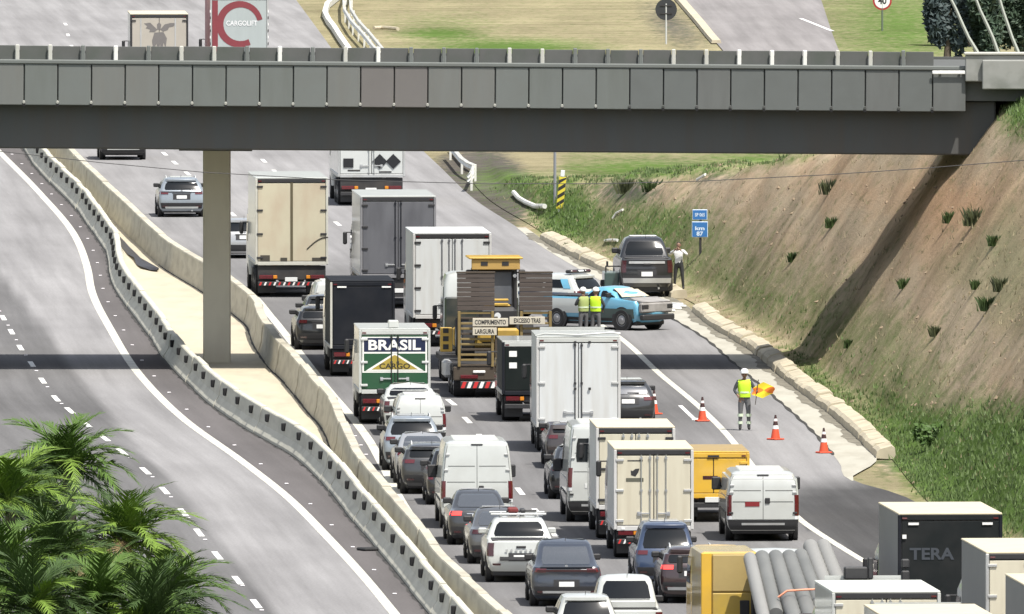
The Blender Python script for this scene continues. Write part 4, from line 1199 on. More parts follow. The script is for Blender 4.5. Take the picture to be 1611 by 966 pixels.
van('small_van', 'small white delivery van with one dark window in its tailgate corner', 621, 702, 708, 622, m_white, 4.3, small=True, barn=True, lamp_z=(.7, 1.1), handle=False)
car('pickup_truck', 'white compact pickup with black window at the foot of the green truck', 'pickup', 'pickup', 604, 690, 686, 607, m_white, 4.5, bumper=True)
# ---- the Brasil truck
def ex_brasil(t, W, H, zb, s, y0):
    h = W/2-.10; ztop, zbot = H-.21, zb+.14; zz = lambda f: zbot+(ztop-zbot)*f
    y = y0-.021
    pw = M('sign_white', (.8, .8, .76), .5); pb_ = M('sign_blue', (.006, .014, .05), .5); py_ = M('sign_yellow', (.36, .27, .045), .5); pk = M('sign_black', (.02, .02, .018), .5)
    mb = MB(); mb.box(-h, h, y-.004, y, zz(.30), zz(.985)); mk('printed_border', mb, pw, t, smooth=0)
    mb = MB(); mb.box(-h+.05, h-.05, y-.008, y-.003, zz(.70), zz(.965)); mk('printed_band', mb, pb_, t, smooth=0)
    mb = MB(); mb.box(-h+.05, h-.05, y-.008, y-.003, zz(.33), zz(.665)); mk('printed_field', mb, C_green, t, smooth=0)
    mb = MB(); mb.prism([(-h+.10, zz(.335)), (h-.10, zz(.335)), (.06, zz(.66)), (-.06, zz(.66))], y-.011, y-.007); mk('printed_triangle', mb, pw, t, smooth=0)
    mb = MB(); mb.prism([(-h+.28, zz(.36)), (h-.28, zz(.36)), (.02, zz(.635)), (-.02, zz(.635))], y-.014, y-.010); mk('printed_triangle', mb, py_, t, smooth=0)
    lettering('BRASIL', h*1.62, (ztop-zbot)*.20, pw, t, 0, y-.012, zz(.83), .03)
    lettering('CARGO', h*.95, (ztop-zbot)*.105, pk, t, 0, y-.017, zz(.425), .02)
    mk('roof_vent', MB().box(-.02-.16, -.02+.16, .5, .9, H+.022, H+.26, 0, .03), m_white, t)
truck('box_truck', 'green blue and yellow box truck lettered BRASIL CARGO on its rear doors', 565, 677, 668, 518, 618, 4.4, C_green, m_white, m_white, m_white, frame=m_white, m_frame=m_white, extra=ex_brasil, bars=1, hinges=3, m_hinge=m_galv, lamp_lit=False, m_bar=C_black)
def ex_dark(t, W, H, zb, s, y0):
    for x in (-W/2+.22, W/2-.42): mk('reflector', MB().box(x, x+.30, y0-.05, y0-.036, H-.22, H-.17), m_white_tape, t)
    mk('edge_strip', MB().box(-W/2-.012, -W/2+.06, y0-.05, y0-.036, zb, H-.04, 0, .008), m_offwhite, t)
truck('box_truck', 'navy black box truck with white edge post ahead of the BRASIL truck', 520, 621, 593, 442, 548, 4.2, C_navy, C_navy, C_navy, m_white, frame=C_navy, m_frame=C_navy, doors=1, bars=0, hinges=0, extra=ex_dark)
mb = None
car('suv_car', 'black SUV with white rimmed window left of the navy box truck', 'car', 'suv', 466, 549, 551, 483, C_black, 4.4, roof=m_silver, lights='wide', lamp=m_dkred)
car('hatchback_car', 'charcoal hatchback one place ahead of the black SUV by the barrier', 'car', 'hatch', 475, 555, 536, 465, C_graph, 4.0)
van('small_van', 'white van front-most in the gap left of the navy box truck', 492, 572, 526, 443, m_white, 4.4, small=True)
# ---- big trailer near the pillar
def ex_trailer(t, W, H, zb, s, y0):
    mk('door_gap', MB().box(-.045, .045, y0-.032, y0-.012, zb+.1, H-.16), M('dirt_brown', (.10, .085, .05), .9), t)
    for x, w, z in ((-.95, .34, .25), (-.28, .24, .16), (.98, .5, .16)): mk('dirt_plate', MB().box(x-w/2, x+w/2, y0-.034, y0-.02, zb+.08, zb+.08+z), M('dark_grime', (.06, .055, .045), .9), t)
    mb = MB(); pts = []
    for k in range(9):
        a = k/8; pts.append((.55 + .75*a, y0-.03, zb+.55 + .42*math.sin(a*1.7)))
    mb.path(pts, .022, 5); mk('scrape_mark', mb, M('dark_grime', (.06, .055, .045), .9), t)
truck('trailer_truck', 'long dusty yellowish trailer just right of the bridge pillar', 402, 516, 468, 280, 416, 6.5, C_dusty, m_white, m_white, m_white, semi=True, wheel_r=.5, bars=0, hinges=4, m_hinge=m_black, extra=ex_trailer, cab_h=3.2, m_frame=m_offwhite)
car('hatchback_car', 'silver hatchback between the bridge pillar and the dusty trailer', 'car', 'hatch', 347, 424, 407, 345, m_silver, 4.0)
def ex_gsuv(t, rows, br, W, H, L):
    mk('light_bar', patch(rows, br, .98, 1.02, -.9, .9, .02, .03, absx=False), C_black, t)
    mk('bumper_trim', patch(rows, br, .34, .42, -.75, .75, .04, .03, absx=False), m_white, t)
car('suv_car', 'lone blue grey SUV with dark window driving under the overpass', 'car', 'suv', 250, 322, 342, 280, C_bluegrey, 4.3, rails=True, lights='wide', extra=ex_gsuv, roof=m_white, group=None)
van('passenger_van', 'black van emerging far left under the overpass, a white bar on its bumper', 158, 230, 252, 172, C_black, 4.6, group=None, extra=lambda t, rows, br, W, H, L: mk('bumper_trim', patch(rows, br, .22+.22, .62, -.72, .72, .085, .03, absx=False), m_white, t))

# ---- middle lane, nearest first
car('suv_car', 'blue SUV with pale roof behind the cream doored box truck', 'car', 'suv', 999, 1096, 926, 823, C_blue, 4.4, roof=m_silver, lights='wide', plate=m_alu, lamp=m_redlens)
car('suv_car', 'dark maroon SUV with a glowing left tail lamp beside the yellow truck', 'car', 'suv', 1039, 1138, 950, 862, C_maroon, 4.2, rails=True, brake=-1, lights='wide', extra=lambda t, rows, br, W, H, L: mk('bumper_trim', patch(rows, br, .36, .44, -.8, .8, .035, .03, absx=False), m_alu, t))
def ex_m2(t, W, H, zb, s, y0):
    mk('printed_mark', MB().box(-.72, -.30, y0-.026, y0-.019, H-.34, H-.31), m_black, t)
    # small printed bird over a dark word bar
    mb = MB(); X, Z = -.52, H-.66
    mb.prism([(X-.10, Z-.06), (X+.02, Z-.10), (X+.10, Z+.02), (X+.13, Z+.12), (X+.02, Z+.11), (X-.06, Z+.05), (X-.11, Z+.07)], y0-.027, y0-.02); mk('printed_mark', mb, m_black, t, smooth=0)
    mk('printed_mark', MB().box(-.76, -.28, y0-.027, y0-.02, H-.90, H-.80), M('mark_olive', (.10, .10, .075), .7), t)
    for k in range(4): mk('lamp', MB().box(-W/2+.2+k*(W-.5)/3, -W/2+.3+k*(W-.5)/3, y0-.06, y0-.04, zb-.0, zb+.05), m_white_tape, t)
truck('box_truck', 'small box truck with cream rear doors bearing a little bird mark', 966, 1091, 880, 706, 833, 4.6, C_cream, C_side, C_roofc, m_white, frame=m_black, m_frame=C_side, extra=ex_m2, hinges=3, bars=2, m_hinge=m_alu)
truck('box_truck', 'cream white box truck right ahead of the truck with the bird mark', 938, 1062, 850, 672, 800, 4.8, C_cream, C_side, C_roofc, m_white, frame=m_black, m_frame=C_side, hinges=3, bars=2, m_hinge=m_black)
van('panel_van', 'white van with small side door window squeezed left of the cream box trucks', 893, 1003, 822, 668, m_white, 5.8, windows=True, lamp_z=(1.0, 1.55))
car('sedan_car', 'black sedan with white roof left of the white van with door window', 'car', 'sedan', 865, 960, 786, 705, C_black, 4.4, roof=m_white, glass=m_glass2)
car('suv_car', 'dark brown SUV behind the tall white box truck', 'car', 'suv', 859, 950, 738, 671, C_brown, 4.3, roof=m_silver)
def ex_m7(t, W, H, zb, s, y0):
    mb = MB(); mb.path([(-W/2-.03, .1, H+.03), (-W/2+.25, .06, H+.10), (0, .04, H+.06), (W/2-.3, .05, H+.13), (W/2, .1, H+.10)], .03, 6); mk('tarpaulin_edge', mb, m_white, t)
    for x in (-.10, .34):
        for z in (H-.16, (H+zb)/2-.2): mk('latch', MB().box(x-.04, x+.04, y0-.085, y0-.04, z-.04, z+.04, 0, .015), m_black, t)
truck('box_truck', 'tall clean white box truck with two dark lock rods in the middle lane', 844, 976, 712, 530, 672, 4.6, C_panel, C_side, m_white, m_white, frame=m_white, m_frame=C_side, hinges=3, bars=1, m_hinge=m_alu, wheel_r=.48, axles=2, stripe=False, extra=ex_m7, m_bar=m_black)
def ex_m8(t, W, H, zb, s, y0):
    for z in (H-.36, H-.72): mk('sticker', MB().box(-W/2+.22, -W/2+.46, y0-.03, y0-.019, z-.12, z+.06), m_white_tape, t)
truck('box_truck', 'dark green black truck with two white stickers left of the tall white truck', 790, 905, 664, 537, 620, 3.8, M('green_black_panel', (.006, .010, .0095), .65, 0, .2, 2, spec=.2, dirt=(.02, .024, .022), dirt_amt=.4), C_navy, m_white, C_graph, frame=m_white, m_frame=C_navy, doors=1, bars=0, hinges=0, extra=ex_m8, stripe=False)
truck('box_truck', 'white box truck with thin twin rods ahead of the loader trailer', 650, 773, 546, 367, 500, 5.5, C_panel, C_side, C_panel, m_white, frame=m_black, m_frame=C_side, hinges=4, bars=2, m_hinge=m_black, axles=2, wheel_r=.48, m_bar=C_sooty)
truck('trailer_truck', 'sooty dark grey trailer in the middle lane ahead of the navy truck', 567, 686, 486, 309, 436, 6.5, C_sooty, m_silver, m_white, C_graph, semi=True, wheel_r=.5, bars=1, hinges=4, m_hinge=m_black, frame=m_black, m_frame=M('sooty_frame', (.20, .20, .21), .6, 0, .2), stripe=False, cab_h=3.0, m_bar=C_navy)
# ---- pale trailer with warning diamonds
def ex_haz(t, W, H, zb, s, y0):
    k1 = M('diamond_black', (.012, .013, .016), .5)
    z = (322-252)/s
    for x in (.33, .87):
        mb = MB(); r = .30; mb.prism([(x-r, z), (x, z-r), (x+r, z), (x, z+r)], y0-.055, y0-.022); mk('warning_diamond', mb, k1, t, smooth=0)
    mk('warning_plate', MB().box(-1.12, -.72, y0-.05, y0-.022, z-.24, z+.12), k1, t)
    for x, z_ in ((-.7, z-.36), (.55, z-.42)): mk('printed_mark', MB().box(x-.25, x+.25, y0-.03, y0-.02, z_-.03, z_+.03), m_chassis, t)
truck('trailer_truck', 'pale grey trailer with two black warning diamonds below the overpass', 532, 637, 324, 190, 278, 7.0, M('pale_grey_panel', (.52, .54, .53), .5, 0, .08, 1), m_white, m_white, m_white, semi=True, wheel_r=.5, bars=1, hinges=0, stripe=False, extra=ex_haz, group='trucks beyond the overpass')
# ---- beyond the bridge
def ex_eagle(t, W, H, zb, s, y0):
    k = M('bird_print', (.16, .15, .145), .7); y = y0-.028; z = H-.78
    mb = MB()
    mb.prism([(-.08, z+.05), (-.42, z+.38), (-.70, z+.34), (-.55, z+.22), (-.62, z+.12), (-.42, z+.06), (-.46, z-.06), (-.22, z-.06)], y, y+.006)
    mb.prism([(.05, z+.06), (.18, z-.04), (.40, z+.04), (.46, z+.16), (.66, z+.20), (.80, z+.36), (.52, z+.36), (.26, z+.30)], y, y+.006)
    mb.prism([(-.22, z-.08), (.20, z-.06), (.36, z-.35), (.30, z-.8), (.20, z-.55), (.12, z-1.2), (.04, z-.6), (-.06, z-1.25), (-.12, z-.6), (-.28, z-.9), (-.33, z-.45)], y, y+.006)
    mb.prism([(-.09, z+.05), (.06, z+.05), (.10, z+.28), (.0, z+.40), (-.10, z+.30)], y, y+.006)
    mk('printed_bird', mb, k, t, smooth=0)
    for x in (-.85, .75): mk('panel_strip', MB().box(x-.03, x+.03, y0-.03, y0-.019, zb+.12, H-.2), m_alu, t)
truck('box_truck', 'beige rear box truck with a dark spread winged bird print beyond the overpass', 205, 296, 152, 22, 112, 5.0, M('beige_panel', (.40, .37, .32), .6, 0, .1, 1), m_white, C_roofc, m_white, semi=True, frame=m_black, m_frame=m_black, wheel_r=.5, bars=0, hinges=2, extra=ex_eagle, group='trucks beyond the overpass', m_hinge=m_black)
def ex_red(t, W, H, zb, s, y0):
    red = M('tarp_red', (.15, .03, .04), .6, 0, .15, 2); gr = M('tarp_grey', (.36, .40, .40), .6, 0, .12, 1.5, stretch=(2, 1, .3)); wh = M('tarp_white', (.72, .73, .74), .6)
    y = y0-.024; zc = H-1.30
    mb = MB(); n = 28; V = []; F = []
    for i in range(n+1):
        a = math.radians(-62 - i*(296-10)/n) ; ro, ri = 1.08, .78
        V += [(math.cos(a)*ro+.02, y-.006, zc+math.sin(a)*ro), (math.cos(a)*ri*1.02+.06, y-.006, zc+math.sin(a)*ri)]
    for i in range(n): F.append((2*i, 2*i+1, 2*i+3, 2*i+2))
    mb.add(V, F); mk('printed_ring', mb, red, t, smooth=0)
    lettering('CARGOLIFT', 1.45, .24, wh, t, .12, y-.012, zc+.05, .02)
    mk('printed_band', MB().box(-W/2+.09, -W/2+.35, y-.004, y+.002, zb+.13, H-.2), red, t)
    for sd_ in (-1, 1):
        for k in range(9): mk('tarp_strap', MB().box(sd_*(W/2-.02), sd_*(W/2+.02), y0-.06, y0-.037, zb+.2+k*.3, zb+.32+k*.3), m_white_tape if k % 2 == 0 else m_black, t)
truck('tarp_truck', 'truck with red and grey tarp printed with a big red ring beyond the overpass', 331, 422, 153, -6, 108, 9.0, M('tarp_grey', (.36, .40, .40), .6, 0, .12, 1.5, stretch=(2, 1, .3)), M('tarp_pink', (.42, .20, .21), .6, 0, .2, .8), m_white, M('cab_red', (.3, .03, .04), .4), semi=True, wheel_r=.5, doors=1, bars=0, hinges=0, extra=ex_red, group='trucks beyond the overpass', frame=M('tarp_red', (.20, .035, .045), .6, 0, .15, 2))

# ---- right lane
van('panel_van', 'white van with red number plate in the right lane before the dark patch', 1144, 1257, 852, 742, m_white, 5.4, lamp_z=(.72, 1.30), dark_bumper=True, brake=0, plate=M('plate_red', (.22, .02, .025), .4))
def ex_yel(t, W, H, zb, s, y0):
    mk('printed_mark', MB().box(-.30, .12, y0-.027, y0-.02, zb+.50, zb+.60), m_dkred, t)
    mk('roof_lamp', MB().box(-.16, .16, y0-.06, y0-.034, H-.15, H-.09), m_black, t)
truck('delivery_truck', 'bright yellow boxy delivery truck right of the cream box trucks', 1066, 1179, 822, 711, 782, 4.2, C_yellow, C_yellow, C_yellow, C_yellow, frame=C_yellow, m_frame=C_yellow, bars=0, hinges=2, m_hinge=C_yellow, stripe=False, extra=ex_yel, wheel_r=.36)
car('pickup_truck', 'dark grey car with white roof between tall white truck and cones', 'car', 'hatch', 946, 1031, 672, 599, C_graph, 4.0, roof=m_white, glass=m_glass2)
rzr = lambda pb, px: tang(f_qright, gp(px, pb).y, 14)
# ---- foot of the picture, right
def ex_tera(t, W, H, zb, s, y0):
    lettering('TERA', 1.12, .30, M('faded_letter', (.042, .05, .062), .7), t, -.46, y0-.03, H-1.0, .03)
    for x in (-W/2+.25, W/2-.5): mk('reflector', MB().box(x, x+.26, y0-.05, y0-.036, H-.28, H-.22), m_white_tape, t)
    mk('marker_lamp', MB().box(-W/2+.10, -W/2+.2, y0-.06, y0-.036, H-.62, H-.52), m_white_tape, t)
truck('box_truck', 'black truck with cream roof and faded TERA lettering at the right', 1413, 1577, 1053, 808, 985, 5.6, M('flat_black', (.010, .013, .014), .7, 0, .3, 2, spec=.2, dirt=(.03, .03, .03), dirt_amt=.5), M('mid_grey_side', (.20, .20, .20), .6, 0, .1, 1), C_roofc, C_graph, rz=rzr(1053, 1490)*1.0, doors=1, bars=0, hinges=0, frame=M('flat_black', (.010, .013, .014), .7, 0, .3, 2, spec=.2, dirt=(.03, .03, .03), dirt_amt=.5), m_frame=C_navy, group='trucks at the foot of the picture', extra=ex_tera)
truck('box_truck', 'cream roofed truck with grey flank right of the TERA truck', 1551, 1722, 1121, 869, 1050, 6.5, C_cream, M('mid_grey_side', (.20, .20, .20), .6, 0, .1, 1), C_roofc, m_white, rz=rzr(1121, 1630), frame=m_black, group='trucks at the foot of the picture', bars=2)
truck('box_truck', 'cream roofed truck cut by the right edge at the bottom corner', 1622, 1800, 1185, 926, 1110, 6.5, C_cream, M('mid_grey_side', (.20, .20, .20), .6, 0, .1, 1), C_roofc, m_white, rz=rzr(1185, 1700), frame=m_black, group='trucks at the foot of the picture', bars=2)
def ex_mirr(t, W, H, zb, s, y0):
    y = 5.2
    mb = MB(); mb.box(-.55, .02, y, y+.3, H+.02, H+.32, 0, .03); mb.box(.02, .15, y, y+.2, H+.02, H+.55, 0, .03); mk('roof_unit', mb, m_black, t)
    mb = MB(); mb.box(.85, 1.05, y+.2, y+.35, H-.05, H+.22, 0, .03); mb.box(.85, 1.05, y+.2, y+.35, H+.28, H+.5, 0, .03); mb.tube((.95, y+.28, H-.3), (.95, y+.28, H+.3), .02); mk('high_mirror', mb, m_black, t)
truck('box_truck', 'grey white roofed truck in front of the black TERA truck at the foot', 1309, 1480, 1141, 931, 1070, 5.0, C_cream, m_white, C_roofg, m_white, rz=rzr(1141, 1390), frame=m_black, m_frame=m_white, group='trucks at the foot of the picture', bars=2, extra=ex_mirr, cab_h=2.6)
truck('box_truck', 'cream roof nearest the camera at the bottom edge right of centre', 1392, 1570, 1215, 972, 1140, 5.6, C_cream, m_white, C_roofc, m_white, rz=rzr(1215, 1480), frame=m_black, group='trucks at the foot of the picture', bars=2)

# ---- yellow truck and pole truck at the foot
g, W, rz_ = place(1104, 1192, 1040, rzr(1040, 1150))
t = thing('yellow_truck', 'dull yellow truck body with a black upright post at its right', 'truck', g, rz_, 'trucks at the foot of the picture')
h = W/2; s = scale_at(g.y); Ht = (1040-868)/s
mk('body', MB().box(-h, h, .05, 3.2, .9, Ht, 0, .05), C_yellow2, t)
mk('rear_panel', MB().box(-h*.62, h*.80, .0, .06, Ht-1.0, Ht-.07, 0, .02), M('dusty_window', (.40, .30, .12), .5, 0, .15, 1.5), t)
mk('rear_panel', MB().box(-h*.62, h*.80, .0, .06, .95, Ht-1.04, 0, .02), C_yellow2, t)
mb = MB(); mb.box(h*.76, h*1.02, -.12, .04, .6, Ht-.22, 0, .03); mb.box(h*.9, h*1.16, -.16, -.02, Ht-.62, Ht-.38, 0, .03); mk('exhaust_stack', mb, m_black, t)
mk('vent', MB().box(h*.36, h*.70, -.03, .0, .9, Ht-1.22, 0, .02), m_black, t)
mk('side_beam', MB().box(-h-.02, -h*.66, -.03, .05, .85, Ht-.02, 0, .02), C_yellow, t)
mk('chassis', MB().box(-h*.8, h*.8, .1, 5.0, .5, .9), m_chassis, t)
truck_cab(t, W, 3.4, 2.7, C_yellow, 1.9)
for y in (.9, 4.4):
    for sd_ in (-1, 1): wheel(t, sd_*(h-.2), y, .45, .35, sd_)
g2, W2, rz2 = place(1203, 1318, 1060, rzr(1060, 1260))
t = thing('flatbed_truck', 'flatbed truck under a load of grey corrugated tubes', 'truck', g2, rz2, 'trucks at the foot of the picture')
h = W2/2; s = scale_at(g2.y)
mk('flatbed', MB().box(-h, h, 0, 7.0, .95, 1.15, 0, .02), m_chassis, t)
mk('headboard', MB().box(-h, h, 6.9, 7.0, 1.16, 2.4, 0, .02), m_chassis, t)
for y in (.8, 1.9, 5.0):
    for sd_ in (-1, 1): wheel(t, sd_*(h-.25), y, .46, .5, sd_)
truck_cab(t, W2, 7.2, 2.7, m_white, 1.9)
mk('chassis', MB().box(-.4, .4, .1, 9.0, .55, .94), m_chassis, t)
m_pipe = M('grey_pipe', (.15, .155, .15), .55, 0, .12, 2, stretch=(1, .3, 1), dirt=(.25, .25, .24), dirt_amt=.5)
m_pipe2 = M('pale_pipe', (.25, .25, .24), .55, 0, .1, 2, stretch=(1, .3, 1))
R3 = Matrix.Rotation(rz2, 4, 'Z')
def loc2(x, y, z): return g2 + (R3 @ Vector((x, y, z)))
k = 0
for (x, y0_, y1_, z0_, z1_, r, mt, lab) in [
        (-1.0, -1.2, 5.2, 1.30, 2.62, .17, m_pipe2, 'pale upright leaning tube leftmost in the tube load'),
        (-.62, .2, 5.4, 1.45, 2.62, .21, m_pipe, 'grey ribbed tube second from the left in the load'),
        (-.22, -1.0, 5.4, 1.30, 2.63, .21, m_pipe, 'grey ribbed tube wrapped by the orange strap, third from left'),
        (.18, -1.0, 5.4, 1.30, 2.63, .21, m_pipe, 'grey ribbed tube at the middle of the strapped bundle'),
        (.55, -.6, 5.6, 1.35, 2.66, .20, m_pipe, 'grey ribbed tube at the right of the strapped bundle'),
        (.90, .9, 6.2, 1.55, 2.86, .20, m_pipe2, 'pale broad tube standing higher at the right of the load'),
        (1.28, .9, 6.2, 1.55, 2.87, .20, m_pipe2, 'pale broad tube at the far right end of the load')]:
    mb = MB(); n = 16; a, b = Vector((x, y0_, z0_)), Vector((x*.85, y1_, z1_)); pts = []; rr = []
    for i in range(n*2+1):
        pts.append(a.lerp(b, i/(n*2))); rr.append(r*(1.0 if i % 2 else .93))
    mb.path(pts, rr, 16)
    o = mk('corrugated_tube', mb, mt, None, g2, (0, 0, rz2)); tag(o, lab, 'tube', 'tubes on the flatbed truck')
mb = MB(); mb.path([(-.5, .9, 1.86), (-.28, .88, 2.02), (0, .87, 2.04), (.4, .87, 2.06), (.72, .9, 1.98)], .03, 6)
o = mk('strap', mb, M('orange_strap', (.75, .30, .18), .6), None, g2, (0, 0, rz2)); tag(o, 'orange lashing strap round the grey tubes', 'strap')

# ---- white roofs peeping in at the bottom edge
car('hatchback_car', 'white hatchback with only its roof showing at the bottom edge', 'car', 'hatch', 872, 975, 1036, 938, m_white, 4.0)
def ex_ute(t, rows, br, W, H, L):
    mb = MB(); mb.box(-W/2*.8, W/2*.8, .2, 1.2, 1.16, 1.36, 0, .03); mk('bed_lid', mb, m_white, t)
car('pickup_truck', 'white pickup with dark rear window at the bottom edge', 'pickup', 'pickup', 934, 1044, 1030, 911, m_white, 4.8, extra=ex_ute, lights='tall')
# ================================================================ low loader with wheel loader
m_ymach = M('machine_yellow', (0.50, 0.32, 0.05), .5, 0, .12, 2, dirt=(.16, .12, .06), dirt_amt=.6)
m_rust = M('brown_frame', (0.065, 0.05, 0.036), .8, .1, .3, 3)
m_ochre = M('ochre_frame', (0.20, 0.145, 0.055), .7, 0, .25, 3)
m_sign = M('sign_cream', (.52, .48, .39), .5, 0, .08, 2)
m_txt = M('print_black', (.02, .02, .02), .6)
g, W, rz = place(713, 868, 626, None)
s = scale_at(g.y)
def lz(py): return (626 - py) / s
def lx(px): return (px - 790.5) / s
t = thing('low_loader', 'low loader trailer with two upright brown ramps and white warning boards at its rear', 'trailer', g, rz, 'trucks in the queue')
h = W/2
mk('deck', MB().box(-h, h, .3, 10.5, .85, 1.05, 0, .02), m_chassis, t)
mk('chassis', MB().box(-.6, .6, .3, 12, .55, .84, 0, .02), m_chassis, t)
mk('rear_beam', MB().box(-h, h*.98, .0, .3, .56, 1.0, 0, .03), m_rust, t)
mk('under_run_bar', MB().box(-h*.86, h*.86, -.06, -.005, .30, .54, 0, .02), m_black, t)
for k in range(14):
    w = h*1.7/14; x = -h*.85 + w*k; mb = MB()
    mb.prism([(x, .32), (x+w*.6, .32), (x+w*1.0, .52), (x+w*.4, .52)], -.068, -.061)
    mk('reflective_strip', mb, m_white_tape if k % 2 else m_red_tape, t, smooth=0)
for sd_ in (-1, 1):
    mk('tail_light', MB().box(sd_*h*.5, sd_*h*.86, -.05, -.001, .62, .74, 0, .015), m_redlens, t)
    mk('marker_lamp', MB().box(sd_*h*.35, sd_*h*.60, -.05, -.001, .80, .88, 0, .015), m_white_tape, t)
for y in (1.0, 2.3, 3.6):
    for sd_ in (-1, 1): wheel(t, sd_*(h-.4), y, .42, .7, sd_)
for x0_, x1_ in ((lx(720), lx(777)), (lx(818), lx(868))):
    r = mk('ramp', MB().box(x0_, x0_+.09, -.05, .10, 1.0, 2.78, 0, .01).box(x1_-.09, x1_, -.05, .10, 1.0, 2.78, 0, .01), m_ochre, t)
    n = 11
    for k in range(n):
        z = 1.05 + k*(2.72-1.05)/(n-1); mk('ramp_rung', MB().box(x0_+.092, x1_-.092, -.02, .06, z-.035, z+.035, 0, .01), m_ochre if k % 3 else m_rust, r)
    for k in range(8):
        z = 2.80 + k*(lz(430)-2.80)/8; dz = (lz(430)-2.80)/8
        mk('ramp_plank', MB().box(x0_-.02, x1_+.02, -.06 + random.uniform(-.008, .008), .08, z+.006, z+dz-.006, 0, .01), m_wood, r)
    mk('ramp_cap', MB().box(x0_-.04, x1_+.04, -.08, .10, lz(430)+.002, lz(430)+.06, 0, .01), m_rust, r)
mk('upright', MB().box(lx(777)+.03, lx(777)+.13, .02, .12, 1.0, 2.6, 0, .01), m_rust, t)
for (a, b, c, d, txt, w) in ((743, 799, 500, 513, 'COMPRIMENTO', 1.0), (801, 857, 498, 510, 'EXCESSO TRAS', .85), (743, 781, 515, 527, 'LARGURA', .62)):
    mb = MB(); mb.box(lx(a), lx(b), -.16, -.12, lz(d), lz(c), 0, .01); bd = mk('warning_board', mb, m_sign, t)
    lettering(txt, w, .15, m_txt, bd, (lx(a)+lx(b))/2, -.163, (lz(c)+lz(d))/2, .03)
mb = MB(); mb.box(-h-.36, -h+.02, .9, 1.3, lz(560)+.1, lz(517), 0, .02); yb = mk('marker_box', mb, m_ymach, t)
for k in range(3): mk('label_print', MB().box(-h-.28, -h-.10, .888, .899, lz(556)+.1+k*.26, lz(556)+.26+k*.26), m_txt, yb)
mk('water_tank', MB().box(-h-.25, -h+.05, 1.3, 2.4, .6, 1.15, 0, .08), m_alu, t)
# tractor unit
trc = truck_cab(t, 2.55, 12.2, 3.55, m_white, 2.2)
mk('gooseneck', MB().box(-.6, .6, 10.4, 14.0, 1.15, 1.6, 0, .04), m_chassis, t)
for y in (12.4, 13.9):
    for sd_ in (-1, 1): wheel(t, sd_*1.0, y, .5, .55, sd_)
mk('cab_rear', MB().box(-1.2, 1.2, 12.05, 12.2, 1.0, 2.75, 0, .05), paint('green_black', (.016, .024, .022), .5, .3), t)
# wheel loader standing on the deck
dY = 4.6
gl = g + Matrix.Rotation(rz, 4, 'Z') @ Vector((0.03, dY, 1.055))
L = thing('wheel_loader', 'yellow wheel loader with a canopy standing on the low loader', 'loader', gl, rz)
mk('chassis', MB().box(-.55, .55, -1.4, 3.0, .55, 1.1, 0, .08), m_black, L)
mk('engine_cover', MB().box(-.62, .62, -1.6, -.1, 1.05, 1.72, 0, .12), m_black, L)
mk('counterweight', MB().box(-.66, .66, -1.78, -1.55, .62, 1.06, 0, .08), m_ymach, L)
for z in (1.78, 1.92): mk('grille_bar', MB().box(-.34, .34, -1.5, -1.3, z, z+.07, 0, .02), m_ymach, L)
mk('hood', MB().box(-.42, .42, -1.2, -.1, 1.72, 1.80, 0, .05), m_ymach, L)
mb = MB(); mb.tube((-.02, -1.66, 1.45), (-.02, -1.60, 1.45), .105, n=14); mk('work_lamp', mb, m_lens, L)
ct = 3.28
for sx in (-1, 1):
    for y in (-.05, 1.45): mk('canopy_post', MB().box(sx*.60, sx*.70, y, y+.1, 1.6, ct-.40, 0, .015), m_black, L)
    mb = MB(); mb.box(sx*.74, sx*.96, -.15, -.05, ct-.78, ct-.40, 0, .04); mb.tube((sx*.66, -.02, ct-.5), (sx*.85, -.08, ct-.5), .02); mk('mirror', mb, m_black, L)
    mb = MB(); mb.tube((sx*.62, -.15, ct-.6), (sx*.62, -.10, ct-.6), .06, n=10); mk('lamp', mb, m_lens, L)
mk('cab', MB().box(-.59, .59, .0, 1.4, 1.4, ct-.41, 0, .04), m_black, L)
mk('rear_window', MB().box(-.52, .52, -.04, -.003, 1.75, ct-.48, 0, .02), M('smoky_glass', (.10, .11, .13), .12, 0, .2, 2), L)
mk('canopy_roof', MB().box(-.88, .88, -.35, 1.75, ct-.06, ct, 0, .03), m_ymach, L)
vs = mk('visor', MB().box(-.78, .78, -.28, -.20, ct-.40, ct-.062, 0, .02), M('visor_yellow', (.42, .27, .08), .6, 0, .15, 3), L)
for x in (-.38, .30): mk('slot', MB().box(x-.1, x+.12, -.292, -.281, ct-.27, ct-.14), m_black, vs)
for y in (-.9, 2.3):
    for sx in (-1, 1): wheel(L, sx*.95, y, .62, .42, sx)
mb = MB(); mb.box(-1.15, 1.15, 3.7, 4.3, .2, .9, 0, .1); mb.box(-.45, -.3, 2.2, 3.8, .6, .85, 0, .03); mb.box(.3, .45, 2.2, 3.8, .6, .85, 0, .03); mk('bucket', mb, m_ymach, L)

